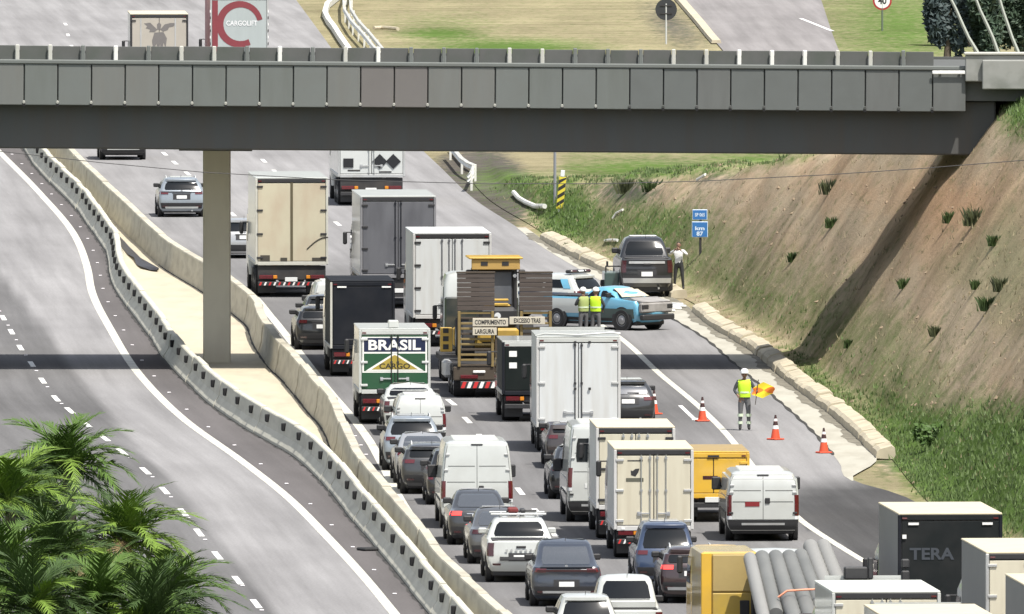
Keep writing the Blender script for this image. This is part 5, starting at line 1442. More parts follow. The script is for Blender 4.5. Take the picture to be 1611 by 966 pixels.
# ================================================================ the stopped service vehicles
C_sky = paint('light_blue', (.14, .42, .60), .35, .12); C_teal = paint('dark_teal', (.02, .06, .055), .4, .2)
def ex_ute_crash(t, rows, br, W, H, L):
    grey = M('grey_dented_panel', (.30, .29, .28), .6, 0, .3, 2, dirt=(.10, .09, .08), dirt_amt=.7)
    for sd_ in (-1, 1):
        mk('bed_panel', side_patch(rows, .55, 1.04, .12, 1.92, sd_, .014, nz=3), m_white, t)
        mk('lower_panel', side_patch(rows, .41, .74, 1.95, L-.35, sd_, .016, nz=2), C_teal, t)
        mk('side_skirt', side_patch(rows, .30, .41, .5, L-.9, sd_, .02, nz=1), m_black, t)
        mk('headlight_socket', MB().box(sd_*W*.28, sd_*W*.46, L-.16, L+.025, .74, .90, 0, .02), m_black, t)
    fr_ = mk('dented_front', MB().box(-W*.47, W*.47, L-.20, L+.012, .60, .97, 0, .06), grey, t)
    mk('dented_bonnet', MB().prism_x([(L-.95, 1.075), (L-.62, 1.13), (L-.40, 1.05), (L-.02, .985), (L-.05, .94), (L-.95, 1.03)], -W*.42, W*.42), grey, t)
    mk('front_bumper', MB().box(-W*.48, W*.49, L-.12, L+.09, .36, .56, 0, .04), m_black, t)
    cr = M('shattered_cream', (.55, .50, .38), .7, 0, .25, 5, bump=.4)
    a0, a1 = row_at(rows, 1.12), row_at(rows, H-.07)
    mb = MB(); n = 6; V = []; F = []
    for j in range(n+1):
        f = j/n; w = a0[3]*.9 + (a1[3]*.88-a0[3]*.9)*f; y = a0[2] + (a1[2]-a0[2])*f; z = 1.12 + (H-.07-1.12)*f
        for i in range(n+1): V.append((-w+2*w*i/n, y + .02 + .035*random.random(), z + .02))
    for j in range(n):
        for i in range(n):
            if (i, j) in ((3, 3), (0, 5)): continue
            q = j*(n+1)+i; F.append((q, q+1, q+n+2, q+n+1))
    mb.add(V, F); mk('shattered_windscreen', mb, cr, t)
car('pickup_truck', 'crashed light blue pickup with white bed and dented grey front across the shoulder', 'pickup', 'ute', 833, 913, 514, 447, C_sky, 4.6, group=None, rz=math.radians(-130), extra=ex_ute_crash, lights='tall')
def ex_patrol(t, rows, br, W, H, L):
    lb = mk('light_bar', MB().box(-.62, .62, 0.55, .82, H+.02, H+.14, 0, .04), m_black, t)
    for x, m_ in ((-.42, m_dkred), (.42, m_dkred), (0, m_lens)): mk('beacon', MB().box(x-.17, x+.17, 0.54, .83, H+.05, H+.13, 0, .03), m_, lb)
    mk('pillar_panel', side_patch(rows, 1.10, H-.17, .42, .72, -1, .016, sl0=.22, sl1=.22), C_sky, t)
    mk('door_stripe', side_patch(rows, .86, .96, .5, 3.6, -1, .014, nz=1), M('stripe_navy', (.03, .06, .12), .4), t)
    mk('rear_stripe', patch(rows, br, .72, .98, -.7, .7, .02, .03, absx=False), C_sky, t)
car('suv_car', 'white patrol SUV with a beacon bar on its roof behind the crashed light blue pickup', 'car', 'suv', 894, 976, 503, 431, m_white, 4.5, group=None, rz=math.radians(55), extra=ex_patrol)
def ex_dpick(t, rows, br, W, H, L):
    mk('tailgate_trim', patch(rows, br, .98, 1.05, -.7, .7, .025, .03, absx=False), m_alu, t)
    mk('step_bumper', patch(rows, br, .42, .56, -.95, .95, .10, .10, absx=False), m_alu, t)
dp_ = car('pickup_truck', 'large dark grey pickup parked on the verge beside the man in white', 'pickup', 'pickup', 977, 1059, 468, 393, paint('dark_charcoal', (.012, .013, .015), .35, .05), 5.3, group=None, extra=ex_dpick, lights='tall', roof=m_alu, lamp=m_dkred, rz=lane_rz(gp(1018, 468).y, 0)*1.0)
dp_.scale = (1, 1, 1.23)
# utility trailer by its left rear corner
g, W, rz = place(951, 992, 466, .05); h = W/2
t = thing('utility_trailer', 'small black box trailer with a top rail left of the dark grey pickup', 'trailer', g, rz)
mk('box', MB().box(-h, h, 0, 1.6, .35, .85, 0, .03), C_teal, t)
mb = MB()
for x in (-h+.05, h-.05): mb.tube((x, .05, .85), (x, .05, 1.08), .025)
mb.tube((-h+.05, .05, 1.07), (h-.05, .05, 1.07), .025); mb.tube((-h+.1, .05, 1.07), (-h+.1, .05, 1.25), .04); mk('top_rail', mb, m_black, t)
for sx in (-1, 1): wheel(t, sx*(h+.02), .8, .28, .16, sx)
mk('drawbar', MB().box(-.04, .04, 1.6, 2.4, .36, .44), m_black, t)
for i, (px, py, w) in enumerate(((1057, 487, .35), (1066, 484, .22), (1048, 491, .18))):
    p = gp(px, py); mb = MB(); mb.box(-w, w, -.3, .3, 0, .10, 0, .04); mb.box(-w*.3, w*.9, -.1, .4, .09, .16, 0, .03)
    o = mk('debris_piece', mb, m_plate, None, (p.x, p.y, .012), (0, .06, .5*i))
    tag(o, ['widest white plastic scrap by the kerb right of the crashed pickup', 'small white scrap nearest the kerb right of the crashed pickup', 'tiny white scrap closest to the bumper of the crashed pickup'][i], 'debris', 'white scraps by the crashed pickup')

# ================================================================ people
SKIN = M('skin_brown', (.24, .14, .095), .6, 0, .1, 6); HAIR = M('hair_dark', (.015, .012, .010), .7, 0, .3, 20)
VEST = M('vest_neon', (.52, .80, .03), .7, 0, .06, 5); BAND = M('band_silver', (.62, .72, .55), .4, 0, .08, 6)
TROU = M('trousers_grey', (.12, .122, .128), .85, 0, .15, 7); TROUD = M('trousers_dark', (.030, .032, .034), .85, 0, .2, 7)
SHIRTW = M('shirt_white', (.72, .73, .74), .8, 0, .06, 7); SHIRTD = M('shirt_dark', (.045, .05, .055), .85, 0, .2, 7)
BOOT = M('boot_black', (.015, .014, .013), .6, 0, .2, 9); HELM = M('helmet_white', (.82, .83, .82), .35, 0, .04, 3)
def person(name, label, loc, rz, H, pose, top, bottom, sleeve, vest=None, bands=False, helmet=False, extra=None):
    k = H/1.78
    P = {'pelvis': (0, 0, .96), 'belly': (0, .01, 1.12), 'chest': (0, .0, 1.34), 'neck': (0, .01, 1.50), 'head': (0, .02, 1.58)}
    for s_, sx in (('L', -1), ('R', 1)):
        P['sh'+s_] = (sx*.185, 0, 1.43); P['el'+s_] = (sx*.26, -.02, 1.14); P['wr'+s_] = (sx*.27, .06, .89)
        P['hip'+s_] = (sx*.10, 0, .90); P['kn'+s_] = (sx*.115, .02, .50); P['an'+s_] = (sx*.12, -.02, .09); P['to'+s_] = (sx*.135, .15, .045)
    P.update({a: b for a, b in pose.items() if a != 'long'})
    R = {'pelvis': .145, 'belly': .135, 'chest': .155, 'neck': .060, 'head': .06, 'sh': .075, 'el': .050, 'wr': .034, 'hip': .10, 'kn': .068, 'an': .05, 'to': .045}
    names = list(P); V = [Vector(P[n])*k for n in names]; idx = {n: i for i, n in enumerate(names)}
    E = [('pelvis', 'belly'), ('belly', 'chest'), ('chest', 'neck'), ('neck', 'head')]
    for s_ in 'LR': E += [('chest', 'sh'+s_), ('sh'+s_, 'el'+s_), ('el'+s_, 'wr'+s_), ('pelvis', 'hip'+s_), ('hip'+s_, 'kn'+s_), ('kn'+s_, 'an'+s_), ('an'+s_, 'to'+s_)]
    E = [(idx[a], idx[b]) for a, b in E]; rad = [R.get(n, R.get(n[:2], R.get(n[:3], .05)))*k for n in names]
    lab = {}
    # hands: palm and five bent fingers
    for s_, sx in (('L', -1), ('R', 1)):
        w = V[idx['wr'+s_]]; d = (w - V[idx['el'+s_]]).normalized(); a = d.orthogonal().normalized(); b = d.cross(a)
        V.append(w + d*.075*k); rad.append(.030*k); pi_ = len(V)-1; E.append((idx['wr'+s_], pi_))
        for j, (off, ln) in enumerate(((-.033, .062), (-.012, .075), (.010, .078), (.031, .068))):
            V.append(w + d*(.085+ln*.55)*k + b*off*k + a*.006); rad.append(.0098*k); E.append((pi_, len(V)-1))
            V.append(w + d*(.085+ln)*k + b*off*k + a*.030*k); rad.append(.0085*k); E.append((len(V)-2, len(V)-1))
        V.append(w + d*.075*k - b*.055*k + a*.01); rad.append(.011*k); E.append((pi_, len(V)-1))
        V.append(w + d*.105*k - b*.066*k + a*.02); rad.append(.009*k); E.append((len(V)-2, len(V)-1))
    me = bpy.data.meshes.new('body'); me.from_pydata(V, E, []); me.update()
    ob = bpy.data.objects.new('body', me); COL.objects.link(ob)
    ob.modifiers.new('skin', 'SKIN').use_smooth_shade = True
    if not me.skin_vertices: me.attributes  # layer is made with the modifier below
    sv = me.skin_vertices[0].data if len(me.skin_vertices) else None
    if sv is None:
        bm = bmesh.new(); bm.from_mesh(me); bm.verts.layers.skin.verify(); bm.to_mesh(me); bm.free(); sv = me.skin_vertices[0].data
    for i, r in enumerate(rad):
        sv[i].radius = (r, r*(.72 if i == idx['chest'] or i == idx['belly'] or i == idx['pelvis'] else 1)); sv[i].use_root = (i == idx['pelvis'])
    ob.modifiers.new('sub', 'SUBSURF').levels = 1; ob.modifiers['sub'].render_levels = 1
    dg = bpy.context.evaluated_depsgraph_get()
    m2 = bpy.data.meshes.new_from_object(ob.evaluated_get(dg)); bpy.data.objects.remove(ob)
    # head with face
    hc = Vector(P['head'])*k + Vector((0, .02, .075))*k
    bm = bmesh.new(); bm.from_mesh(m2)
    def headfn(q):
        f = 1.0
        if q.y > .3: f += .10*max(0, 1-abs(q.x)*3)*max(0, 1-abs(q.z+.12)*4)          # nose
        if q.y > 0: f -= .06*max(0, 1-abs(abs(q.x)-.38)*5)*max(0, 1-abs(q.z-.08)*5)   # eye sockets
        if q.z < -.4: f *= 1 - .10*(-q.z-.4)
        return f
    hm = MB().sphere(hc, (.078*k, .098*k, .118*k), 16, 12, fn=headfn)
    for sx in (-1, 1): hm.sphere(hc + Vector((sx*.080, -.005, -.005))*k, (.014*k, .024*k, .034*k), 6, 5)
    vs_ = [bm.verts.new(v) for v in hm.v]
    for f in hm.f:
        try: bm.faces.new([vs_[i] for i in f])
        except Exception: pass
    mats = [SKIN, top, bottom, sleeve, BOOT]
    segs = []
    def sg(a, b, m): segs.append((Vector(P[a])*k, Vector(P[b])*k, m))
    sg('pelvis', 'pelvis', 2); sg('belly', 'chest', 1); sg('chest', 'neck', 1)
    for s_ in 'LR':
        sg('sh'+s_, 'el'+s_, 3); sg('el'+s_, 'wr'+s_, 3 if pose.get('long', True) else 0); sg('hip'+s_, 'kn'+s_, 2); sg('kn'+s_, 'an'+s_, 2); sg('an'+s_, 'to'+s_, 4)
        sg('chest', 'sh'+s_, 1)
    bm.faces.ensure_lookup_table()
    nb = len(m2.polygons)
    wr = [Vector(P['wr'+s_])*k for s_ in 'LR']; el = [Vector(P['el'+s_])*k for s_ in 'LR']
    for fi, f in enumerate(bm.faces):
        c = f.calc_center_median(); f.smooth = True
        if fi >= nb: f.material_index = 0; continue
        hand = any((c - w).dot((w - e).normalized()) > .0 and (c - w).length < .24*k for w, e in zip(wr, el))
        if hand or (c.z > 1.47*k and abs(c.x) < .09*k and (c - hc).length < .2*k): f.material_index = 0; continue
        best = min(segs, key=lambda q: _segd(c, q[0], q[1])); f.material_index = best[2]
    me = bpy.data.meshes.new('body'); bm.to_mesh(me); bm.free(); bpy.data.meshes.remove(m2)
    for m_ in mats: me.materials.append(m_)
    root = thing(name, label, 'person', loc, rz)
    b_ = bpy.data.objects.new('body', me); COL.objects.link(b_); b_.parent = root
    for sx in (-1, 1):
        mk('eye', MB().sphere(hc + Vector((sx*.030, .086, .012))*k, .010*k, 6, 4), HAIR, root)
    mk('mouth', MB().box(hc.x-.022*k, hc.x+.022*k, hc.y+.078*k, hc.y+.090*k, hc.z-.058*k, hc.z-.050*k), M('lip', (.16, .06, .05), .6), root)
    if helmet:
        mb = MB(); mb.lathe([(.118*k, -.005), (.122*k, .02*k), (.112*k, .075*k), (.075*k, .125*k), (.02*k, .142*k)], 18, (hc.x, hc.y-.005, hc.z+.035*k))
        mb.box(hc.x-.085*k, hc.x+.085*k, hc.y+.08*k, hc.y+.165*k, hc.z+.035*k, hc.z+.05*k, 0, .01); mk('helmet', mb, HELM, root)
    else:
        mk('hair', MB().sphere(hc + Vector((0, -.014, .022))*k, (.084*k, .098*k, .108*k), 14, 10, fn=lambda q: 1.0 if (q.y < .35 or q.z > .55) else .90), HAIR, root)
    if vest:
        mb = MB(); V = []; F = []; n = 20
        rows_ = [(.185, .135, .98), (.190, .140, 1.08), (.195, .145, 1.22), (.205, .145, 1.34), (.20, .13, 1.43), (.12, .10, 1.485)]
        for a, b, z in rows_:
            for i in range(n):
                q = 2*PI*i/n; cc, s2 = math.cos(q), math.sin(q); V.append((a*k*math.copysign(abs(cc)**.8, cc), (.005 + b*math.copysign(abs(s2)**.8, s2))*k, z*k))
        for j in range(len(rows_)-1):
            for i in range(n): F.append((j*n+i, j*n+(i+1) % n, (j+1)*n+(i+1) % n, (j+1)*n+i))
        mb.add(V, F); mk('vest', mb, vest, root)
        mb = MB(); mb.lathe([(.196*k, 0), (.203*k, .0), (.203*k, .05*k), (.196*k, .05*k)], 20, (0, .004, 1.10*k))
        mb.v = [(x, (y-.004)*.76+.004, z) for x, y, z in mb.v]; mk('reflective_band', mb, BAND, root)
    if bands:
        for s_ in 'LR':
            a, b = Vector(P['kn'+s_])*k, Vector(P['an'+s_])*k
            for f, r in ((.12, .085), (.66, .072)):
                c = a.lerp(b, f); mk('reflective_band', MB().tube(c + Vector((0, 0, .042)), c - Vector((0, 0, .042)), r*k, r*k, 14), BAND, root)
    if extra: extra(root, k, P)
    return root
def _segd(p, a, b):
    d = b - a; l = d.length_squared
    t = 0 if l == 0 else max(0, min(1, (p - a).dot(d)/l)); return (p - a - d*t).length
# flagger facing the queue
fl = gp(1171, 677); Hf = 95/scale_at(fl.y)
person('person', 'flagger in white helmet and neon yellow vest, grey trousers with reflective bands', fl, PI + .05, Hf,
       {'elL': (-.30, .06, 1.22), 'wrL': (-.34, .26, 1.18), 'elR': (.30, .02, 1.18), 'wrR': (.22, .18, 1.06), 'knL': (-.12, .03, .50), 'anL': (-.135, 0, .09), 'anR': (.125, -.02, .09)},
       VEST, TROU, SHIRTD, vest=VEST, bands=True, helmet=True)
# signalling flag
kf = Hf/1.78
fr = fl + Matrix.Rotation(PI+.05, 4, 'Z') @ (Vector((-.34, .34, 1.17))*kf)
ft = thing('signal_flag', 'orange and yellow quartered flag held out by the flagger', 'flag', fr)
mk('stick', MB().tube((-.04, 0, -.42), (.06, 0, .36), .012), m_wood, ft)
m_or = M('flag_orange', (.85, .22, .03), .7, 0, .05, 6); m_ye = M('flag_yellow', (.85, .66, .03), .7, 0, .05, 6)
n = 12; VV = lambda u, v: (-.12 + .66*u + .03*math.sin(v*5), -.03 + .07*math.sin(u*6+v*2), .24 - (.50 - .30*abs(2*u-1))*(v-.0) - .15*abs(2*u-1) + .05*math.sin(u*2.2))
for qi, mm in ((0, m_or), (1, m_ye), (2, m_or), (3, m_ye)):
    mb = MB(); V = []; F = []; m = 9
    # four triangles of the square meeting in the middle
    cs = [(0, 0), (1, 0), (1, 1), (0, 1)]; order = [(3, 0), (0, 1), (1, 2), (2, 3)][qi]
    a, b, c = cs[order[0]], cs[order[1]], (.5, .5); id_ = {}
    for i in range(m):
        for j in range(m-i):
            l1, l2 = i/(m-1), j/(m-1); l3 = 1-l1-l2; u = a[0]*l1+b[0]*l2+c[0]*l3; v = a[1]*l1+b[1]*l2+c[1]*l3
            x, y, z = VV(u, v); id_[(i, j)] = len(V); V.append((x, y, z))
    nV = len(V); V += [(x, y+.006, z) for x, y, z in V]
    for i in range(m-1):
        for j in range(m-1-i):
            F.append((id_[i, j], id_[i+1, j], id_[i, j+1])); F.append((nV+id_[i, j], nV+id_[i, j+1], nV+id_[i+1, j]))
            if i+j < m-2: F.append((id_[i+1, j], id_[i+1, j+1], id_[i, j+1])); F.append((nV+id_[i+1, j], nV+id_[i, j+1], nV+id_[i+1, j+1]))
    mb.add(V, F); mk('flag_quarter', mb, mm, ft, smooth=1.5)
# two road agents by the service pickup, backs to the camera
p = gp(918, 534); person('person', 'road agent in white helmet and dull vest, left of two by the pickup', p, .5, 1.74,
    {'elL': (-.28, .08, 1.2), 'wrL': (-.12, .24, 1.22), 'elR': (.27, .06, 1.2), 'wrR': (.12, .24, 1.2)}, M('vest_dull', (.33, .40, .14), .8, 0, .1, 5), TROU, SHIRTD, vest=M('vest_dull', (.33, .40, .14), .8), helmet=True)
p = gp(937, 534); person('person', 'road agent in white helmet and neon vest, right of two by the pickup', p, -.2, 1.74,
    {'elL': (-.30, .02, 1.18), 'wrL': (-.20, .18, 1.05), 'elR': (.30, .02, 1.18), 'wrR': (.22, .20, 1.02), 'anR': (.16, 0, .09), 'anL': (-.16, 0, .09)}, VEST, TROU, SHIRTD, vest=VEST, helmet=True)
# man in a white shirt, phone at his face
p = emb_hit(1068, 456)
def ex_phone(root, k, P):
    mk('shoe_strip', MB().box(-.02, .06, -.08, .02, .02, .12, 0, .02), m_white, root)
pm = person('person', 'man in white shirt and dark trousers, hands raised to his face, by the dark pickup', (p.x, p.y, p.z), PI - .2, 1.72,
    {'elL': (-.34, .10, 1.30), 'wrL': (-.10, .24, 1.50), 'elR': (.36, .08, 1.32), 'wrR': (.09, .24, 1.50), 'anL': (-.17, 0, .09), 'anR': (.17, 0, .09), 'toL': (-.2, .14, .045), 'toR': (.2, .14, .045), 'knL': (-.14, .02, .5), 'knR': (.14, .02, .5), 'long': True}, SHIRTW, TROUD, SHIRTW)
# ================================================================ cones, signs, rails
m_cone = M('cone_orange', (.62, .085, .035), .55, 0, .08, 6); m_conew = M('cone_white', (.80, .80, .78), .45, 0, .05, 8); m_coneb = M('cone_dark', (.05, .02, .02), .6)
for px, py, lab in ((1105, 663, 'orange cone on the white edge line left of the flagger'), (1220, 692, 'orange cone between flagger and the roadside cone'),
                    (1296, 713, 'orange cone nearest the cream kerb'), (1029, 652, 'orange cone beside the white roofed dark car')):
    p = gp(px, py); t = thing('traffic_cone', lab, 'cone', (p.x, p.y, .006), random.uniform(0, 1), 'cones closing the hard shoulder')
    mk('base', MB().box(-.20, .20, -.20, .20, 0, .045, 0, .012), m_cone, t)
    H = .74; rr = lambda z: .15 - (.15-.025)*z/H
    def band(z0, z1, off=0): return MB().lathe([(rr(z0)+off, z0), (rr(z1)+off, z1)], 16)
    mk('cone_body', MB().lathe([(rr(.04), .045), (rr(H), H)], 16), m_cone, t)
    mk('white_band', band(.33, .44, .006), m_conew, t); mk('dark_band', band(.44, .56, .005), m_coneb, t); mk('white_band', band(.57, .645, .006), m_conew, t)
    mk('tip', band(.65, .76, .005), m_coneb, t)

# kilometre sign
p = emb_hit(1101, 403); s = scale_at(p.y)
t = thing('kilometre_sign', 'blue kilometre sign of two panels on a post, standing on the embankment', 'sign', p)
m_sb = M('sign_blue_panel', (.035, .16, .42), .45, 0, .08, 3); m_sw = M('sign_letter_white', (.62, .72, .82), .5)
zz = lambda py: (403-py)/s
mk('post', MB().tube((.02, .05, -.2), (.02, .05, zz(332)), .045), m_chassis, t)
for a, b, w in ((330, 346.5, .25), (349, 374, .27)):
    pn = mk('panel', MB().box(-w-.02, w+.02, -.02, .02, zz(b), zz(a), 0, .012), m_sw, t)
    mk('panel_face', MB().box(-w, w, -.028, -.0205, zz(b)+.025, zz(a)-.025), m_sb, pn)
    if a < 340: lettering('SP 065', .36, .13, m_sw, pn, 0, -.031, (zz(a)+zz(b))/2, .02)
    else:
        lettering('km', .34, .14, m_sw, pn, 0, -.031, zz(359.5), .03); lettering('87', .24, .16, m_sw, pn, 0, -.031, zz(368), .03)
# chevron marker board
p = emb_hit(880, 333); s = scale_at(p.y)
t = thing('hazard_marker', 'narrow yellow and black striped hazard marker leaning at the foot of the bank', 'sign', p, .15)
t.rotation_euler = (0, .10, .1)
m_hy = M('hazard_yellow', (.62, .52, .05), .5); 
mk('post', MB().tube((0, .06, -.2), (0, .06, 1.5), .035), m_galv, t)
b = mk('board', MB().box(-.14, .14, -.02, .02, .10, 1.36, 0, .01), m_hy, t)
for k in range(4):
    z = .20 + k*.30; lo, hi = max(.11, z), min(1.30, z+.14)
    mk('stripe', MB().prism([(-.135, z-.02), (.135, z+.18), (.135, min(1.345, z+.33)), (-.135, z+.13)], -.026, -.0205), m_txt, b, smooth=0)
mk('top_plate', MB().box(-.10, .06, -.03, .0, 1.365, 1.62, 0, .02), m_lens, t)
p = emb_hit(873, 318)
t = thing('utility_pole', 'thin grey pole beside the striped hazard marker', 'pole', p)
mk('shaft', MB().tube((0, 0, -.3), (0, 0, 4.6), .06, .05), M('pole_grey', (.22, .23, .25), .7), t); mk('cap', MB().tube((0, 0, 4.6), (0, 0, 4.66), .07), m_galv, t)

# round signs beside the far side road
p = gp(1048, 68); s = scale_at(p.y); zc = (68-15)/s
t = thing('round_sign', 'round sign seen from its black back on a thin post in the dry field', 'sign', p)
mk('post', MB().tube((0, .03, -.1), (0, .03, zc+.3), .045), m_galv, t)
mk('disc', MB().tube((0, 0, zc), (0, .02, zc), 17/s, n=28), M('sign_back_black', (.03, .033, .036), .6), t)
for dz in (-.2, .2): mk('clamp', MB().box(-.3, .3, -.03, -.002, zc+dz-.025, zc+dz+.025), m_chassis, t)
p = gp(1388, 47); s = scale_at(p.y); zc = (47-1)/s
t = thing('speed_sign', 'round white speed limit sign reading 40 with red rim in the green grass', 'sign', p)
mk('post', MB().tube((0, .04, -.1), (0, .04, zc+.3), .05), M('post_greenish', (.12, .15, .11), .7), t)
d = mk('rim', MB().tube((0, 0, zc), (0, .03, zc), 15/s, n=28), M('sign_red', (.35, .03, .03), .5), t)
mk('face', MB().tube((0, -.006, zc), (0, -.001, zc), 12/s, n=28), m_conew, d)
lettering('40', .44, .38, m_txt, d, 0, -.009, zc, .03)

# guard rails
def w_beam(t, pts, z=.55, post_step=1, r=.13, nm='rail'):
    mb = MB(); V = []; F = []
    pr = [(-.02, -.15), (.05, -.09), (-.02, -.02), (-.02, .02), (.05, .09), (-.02, .15)]
    for q in pts:
        for o, dz in pr: V.append((q[0]-o, q[1], q[2]+z+dz))
    n = len(pr)
    for k in range(len(pts)-1):
        for i in range(n-1): F.append((k*n+i, k*n+i+1, (k+1)*n+i+1, (k+1)*n+i))
    mb.add(V, F); nV = len(mb.v)
    mb.v += [(x+.012, y, zz_) for x, y, zz_ in mb.v]; mb.f += [tuple(i+nV for i in reversed(f)) for f in F]; mb.mi += [0]*len(F)
    o = mk(nm, mb, m_rail, t, smooth=0)
    for k in range(0, len(pts), post_step):
        q = pts[k]; mk('rail_post', MB().box(q[0]+.02, q[0]+.12, q[1]-.06, q[1]+.06, q[2]-.1, q[2]+z+.12, 0, .01), m_rail, t)
m_rail = M('rail_white', (.70, .70, .66), .55, 0, .15, 1.5, dirt=(.4, .38, .3), dirt_amt=.4)
def dens(pp, n):
    out = []
    for a, b in zip(pp[:-1], pp[1:]):
        for i in range(n): out.append(a.lerp(b, i/n))
    return out + [pp[-1]]
t = thing('guard_rail', 'pale low rail along the far edge of the motorway, left of the twin rails', 'guard rail')
pts = dens([gp(*q) for q in ((552, 90), (549, 84), (535, 64), (525, 48), (517, 38), (511, 26), (515, 12), (530, 0), (545, -12))], 2)
for a, b in zip(pts[:-1], pts[1:]):
    w0 = .13; mb = MB(); mb.add([(a.x-w0, a.y, 0), (a.x+w0, a.y, 0), (b.x+w0, b.y, 0), (b.x-w0, b.y, 0), (a.x-w0, a.y, .3), (a.x+w0, a.y, .3), (b.x+w0, b.y, .3), (b.x-w0, b.y, .3)],
       [(4, 5, 6, 7), (0, 1, 5, 4), (1, 2, 6, 5), (2, 3, 7, 6), (3, 0, 4, 7)]); mk('segment', mb, m_rail, t, smooth=0)
t = thing('guard_rail', 'double steel guard rail on posts at the edge of the dry field', 'guard rail')
w_beam(t, dens([gp(x, y+18) for x, y in ((600, 92), (590, 80), (571, 56), (553, 36), (541, 16), (540, -4), (545, -20))], 4), z=.62, post_step=2)
w_beam(t, [v + Vector((.35, 0, 0)) for v in dens([gp(x, y+18) for x, y in ((600, 92), (590, 80), (571, 56), (553, 36), (541, 16), (540, -4), (545, -20))], 4)], z=.62, post_step=3)
t = thing('guard_rail', 'bent end of a white guard rail on the dark verge below the overpass', 'guard rail')
w_beam(t, [gp(x, y+22) for x, y in ((706, 228), (716, 240), (724, 250), (735, 258), (745, 262), (742, 270), (739, 276), (735, 280))], z=.55, post_step=2)
w_beam(t, [gp(x+3, y+10) for x, y in ((706, 228), (716, 240), (724, 250), (735, 258), (745, 262), (742, 270), (739, 276), (735, 280))], z=.2, post_step=9)
def bar(name, lab, pts, r, mat, cat='debris'):
    mb = MB(); mb.path(pts, r, 7); return tag(mk(name, mb, mat), lab, cat)
bar('fallen_rail', 'fallen curved white rail lying on the grassy verge', [emb_hit(x, y) + Vector((0, 0, .16)) for x, y in ((808, 309), (816, 318), (828, 325), (842, 331), (857, 334))], .10, m_rail)
bar('concrete_bar', 'cream concrete bar lying in the dry field beyond the overpass', [gp(x, y) + Vector((0, 0, .1)) for x, y in ((588, 47), (600, 46.5), (612, 47), (626, 48.5))], .10, m_kerb)
bar('white_branch', 'short white stick lying on the upper slope', [emb_hit(x, y) + Vector((0, 0, .05)) for x, y in ((964, 346), (970, 338), (980, 333))], .05, m_rail)
bar('white_branch', 'pale white log on the verge left of the dark pickup', [emb_hit(x, y) + Vector((0, 0, .05)) for x, y in ((952, 381), (960, 380), (972, 381))], .06, m_rail)
bar('white_branch', 'white scrap near the grassy crest under the overpass', [emb_hit(x, y) + Vector((0, 0, .05)) for x, y in ((1097, 285), (1104, 281), (1110, 277))], .06, m_rail)

# cables
m_cable = M('cable_black', (.03, .03, .032), .6)
mb = MB(); ctrl = [(-140, 226), (0, 238), (160, 256), (320, 271), (530, 283), (760, 289), (950, 289), (1100, 285), (1300, 275), (1450, 265), (1611, 252), (1760, 238)]
mb.path([at(x, y, 655) for x, y in ctrl], .012, 5); tag(mk('overhead_cable', mb, m_cable), 'thin black cable sagging across the motorway in front of the bridge', 'cable')
m_guy = M('pale_wire', (.34, .37, .33), .6)
for (a, b, c), lab in ((((1494, -6), (1515, 38), (1535, 80)), 'leftmost pale stay wire above the approach wall'), (((1534, -6), (1552, 38), (1570, 80)), 'middle pale stay wire above the approach wall'),
                       (((1571, -6), (1585, 38), (1602, 80)), 'rightmost pale stay wire above the approach wall')):
    mb = MB(); pts = [at(*q, 745) + Vector((random.uniform(-.03, .03), 0, 0)) for q in (a, tuple((np.array(a)+np.array(b))/2), b, tuple((np.array(b)+np.array(c))/2), c)]
    pts.append(pts[-1] + (pts[-1]-pts[0])*.35); mb.path(pts, [.05, .055, .06, .06, .07, .07], 5); tag(mk('stay_wire', mb, m_guy), lab, 'wire', 'stay wires above the approach wall')

# ================================================================ vegetation
def leaf_mat(name, a, b):
    m = M(name, tuple((x+y)/2 for x, y in zip(a, b)), .6, 0, .55, 3.0, spec=.3); return m
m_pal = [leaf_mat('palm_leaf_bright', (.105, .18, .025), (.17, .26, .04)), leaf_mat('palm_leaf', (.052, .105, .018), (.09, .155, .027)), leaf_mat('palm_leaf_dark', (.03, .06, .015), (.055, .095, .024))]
m_trunk = M('palm_trunk', (.16, .13, .10), .9, 0, .3, 4, stretch=(1, 1, 5), bump=.5)
def frond_mesh(v):
    r = random.Random(v); mb = MB(); Ln = r.uniform(1.9, 2.5); droop = r.uniform(.5, 1.15); n = 30
    def pt(t): return Vector((Ln*(t - .12*droop*t*t*t), 0, -.55*droop*Ln*t*t*t + .10*Ln*t))
    mb.path([pt(i/8) for i in range(9)], [.022*(1-i/9)+.004 for i in range(9)], 4)
    for i in range(n):
        t = .12 + .88*(i+.5)/n; p = pt(t); d = (pt(min(1, t+.02))-pt(t-.02)).normalized()
        l = (.62*math.sin(PI*min(1, t*.8+.17))**.7 + .10)*r.uniform(.8, 1.1)
        for sd_ in (-1, 1):
            a = r.uniform(.55, .95)*(1.05-.35*t); out = (d*math.cos(a) + Vector((0, sd_, 0))*math.sin(a)*.9 + Vector((0, 0, r.uniform(-.05, .28)))).normalized()
            w = d*.036; m_ = p + out*l*.5 + Vector((0, 0, -.02)); e = p + out*l + Vector((0, 0, -.18*l*r.uniform(.5, 1.6)))
            mb.add([p-w, p+w, m_+w*.9, m_-w*.9, e], [(0, 1, 2, 3), (3, 2, 4)])
    return mb.mesh('frond', 0)
FR = [[frond_mesh(k*10+j) for j in range(4)] for k in range(3)]
for k in range(3):
    for me in FR[k]: me.materials.append(m_pal[k])
DEAD = []
for v in (101, 102):
    me = frond_mesh(v); me.materials.append(leaf_mat('palm_leaf_dead', (.12, .085, .04), (.20, .15, .075))); DEAD.append(me)
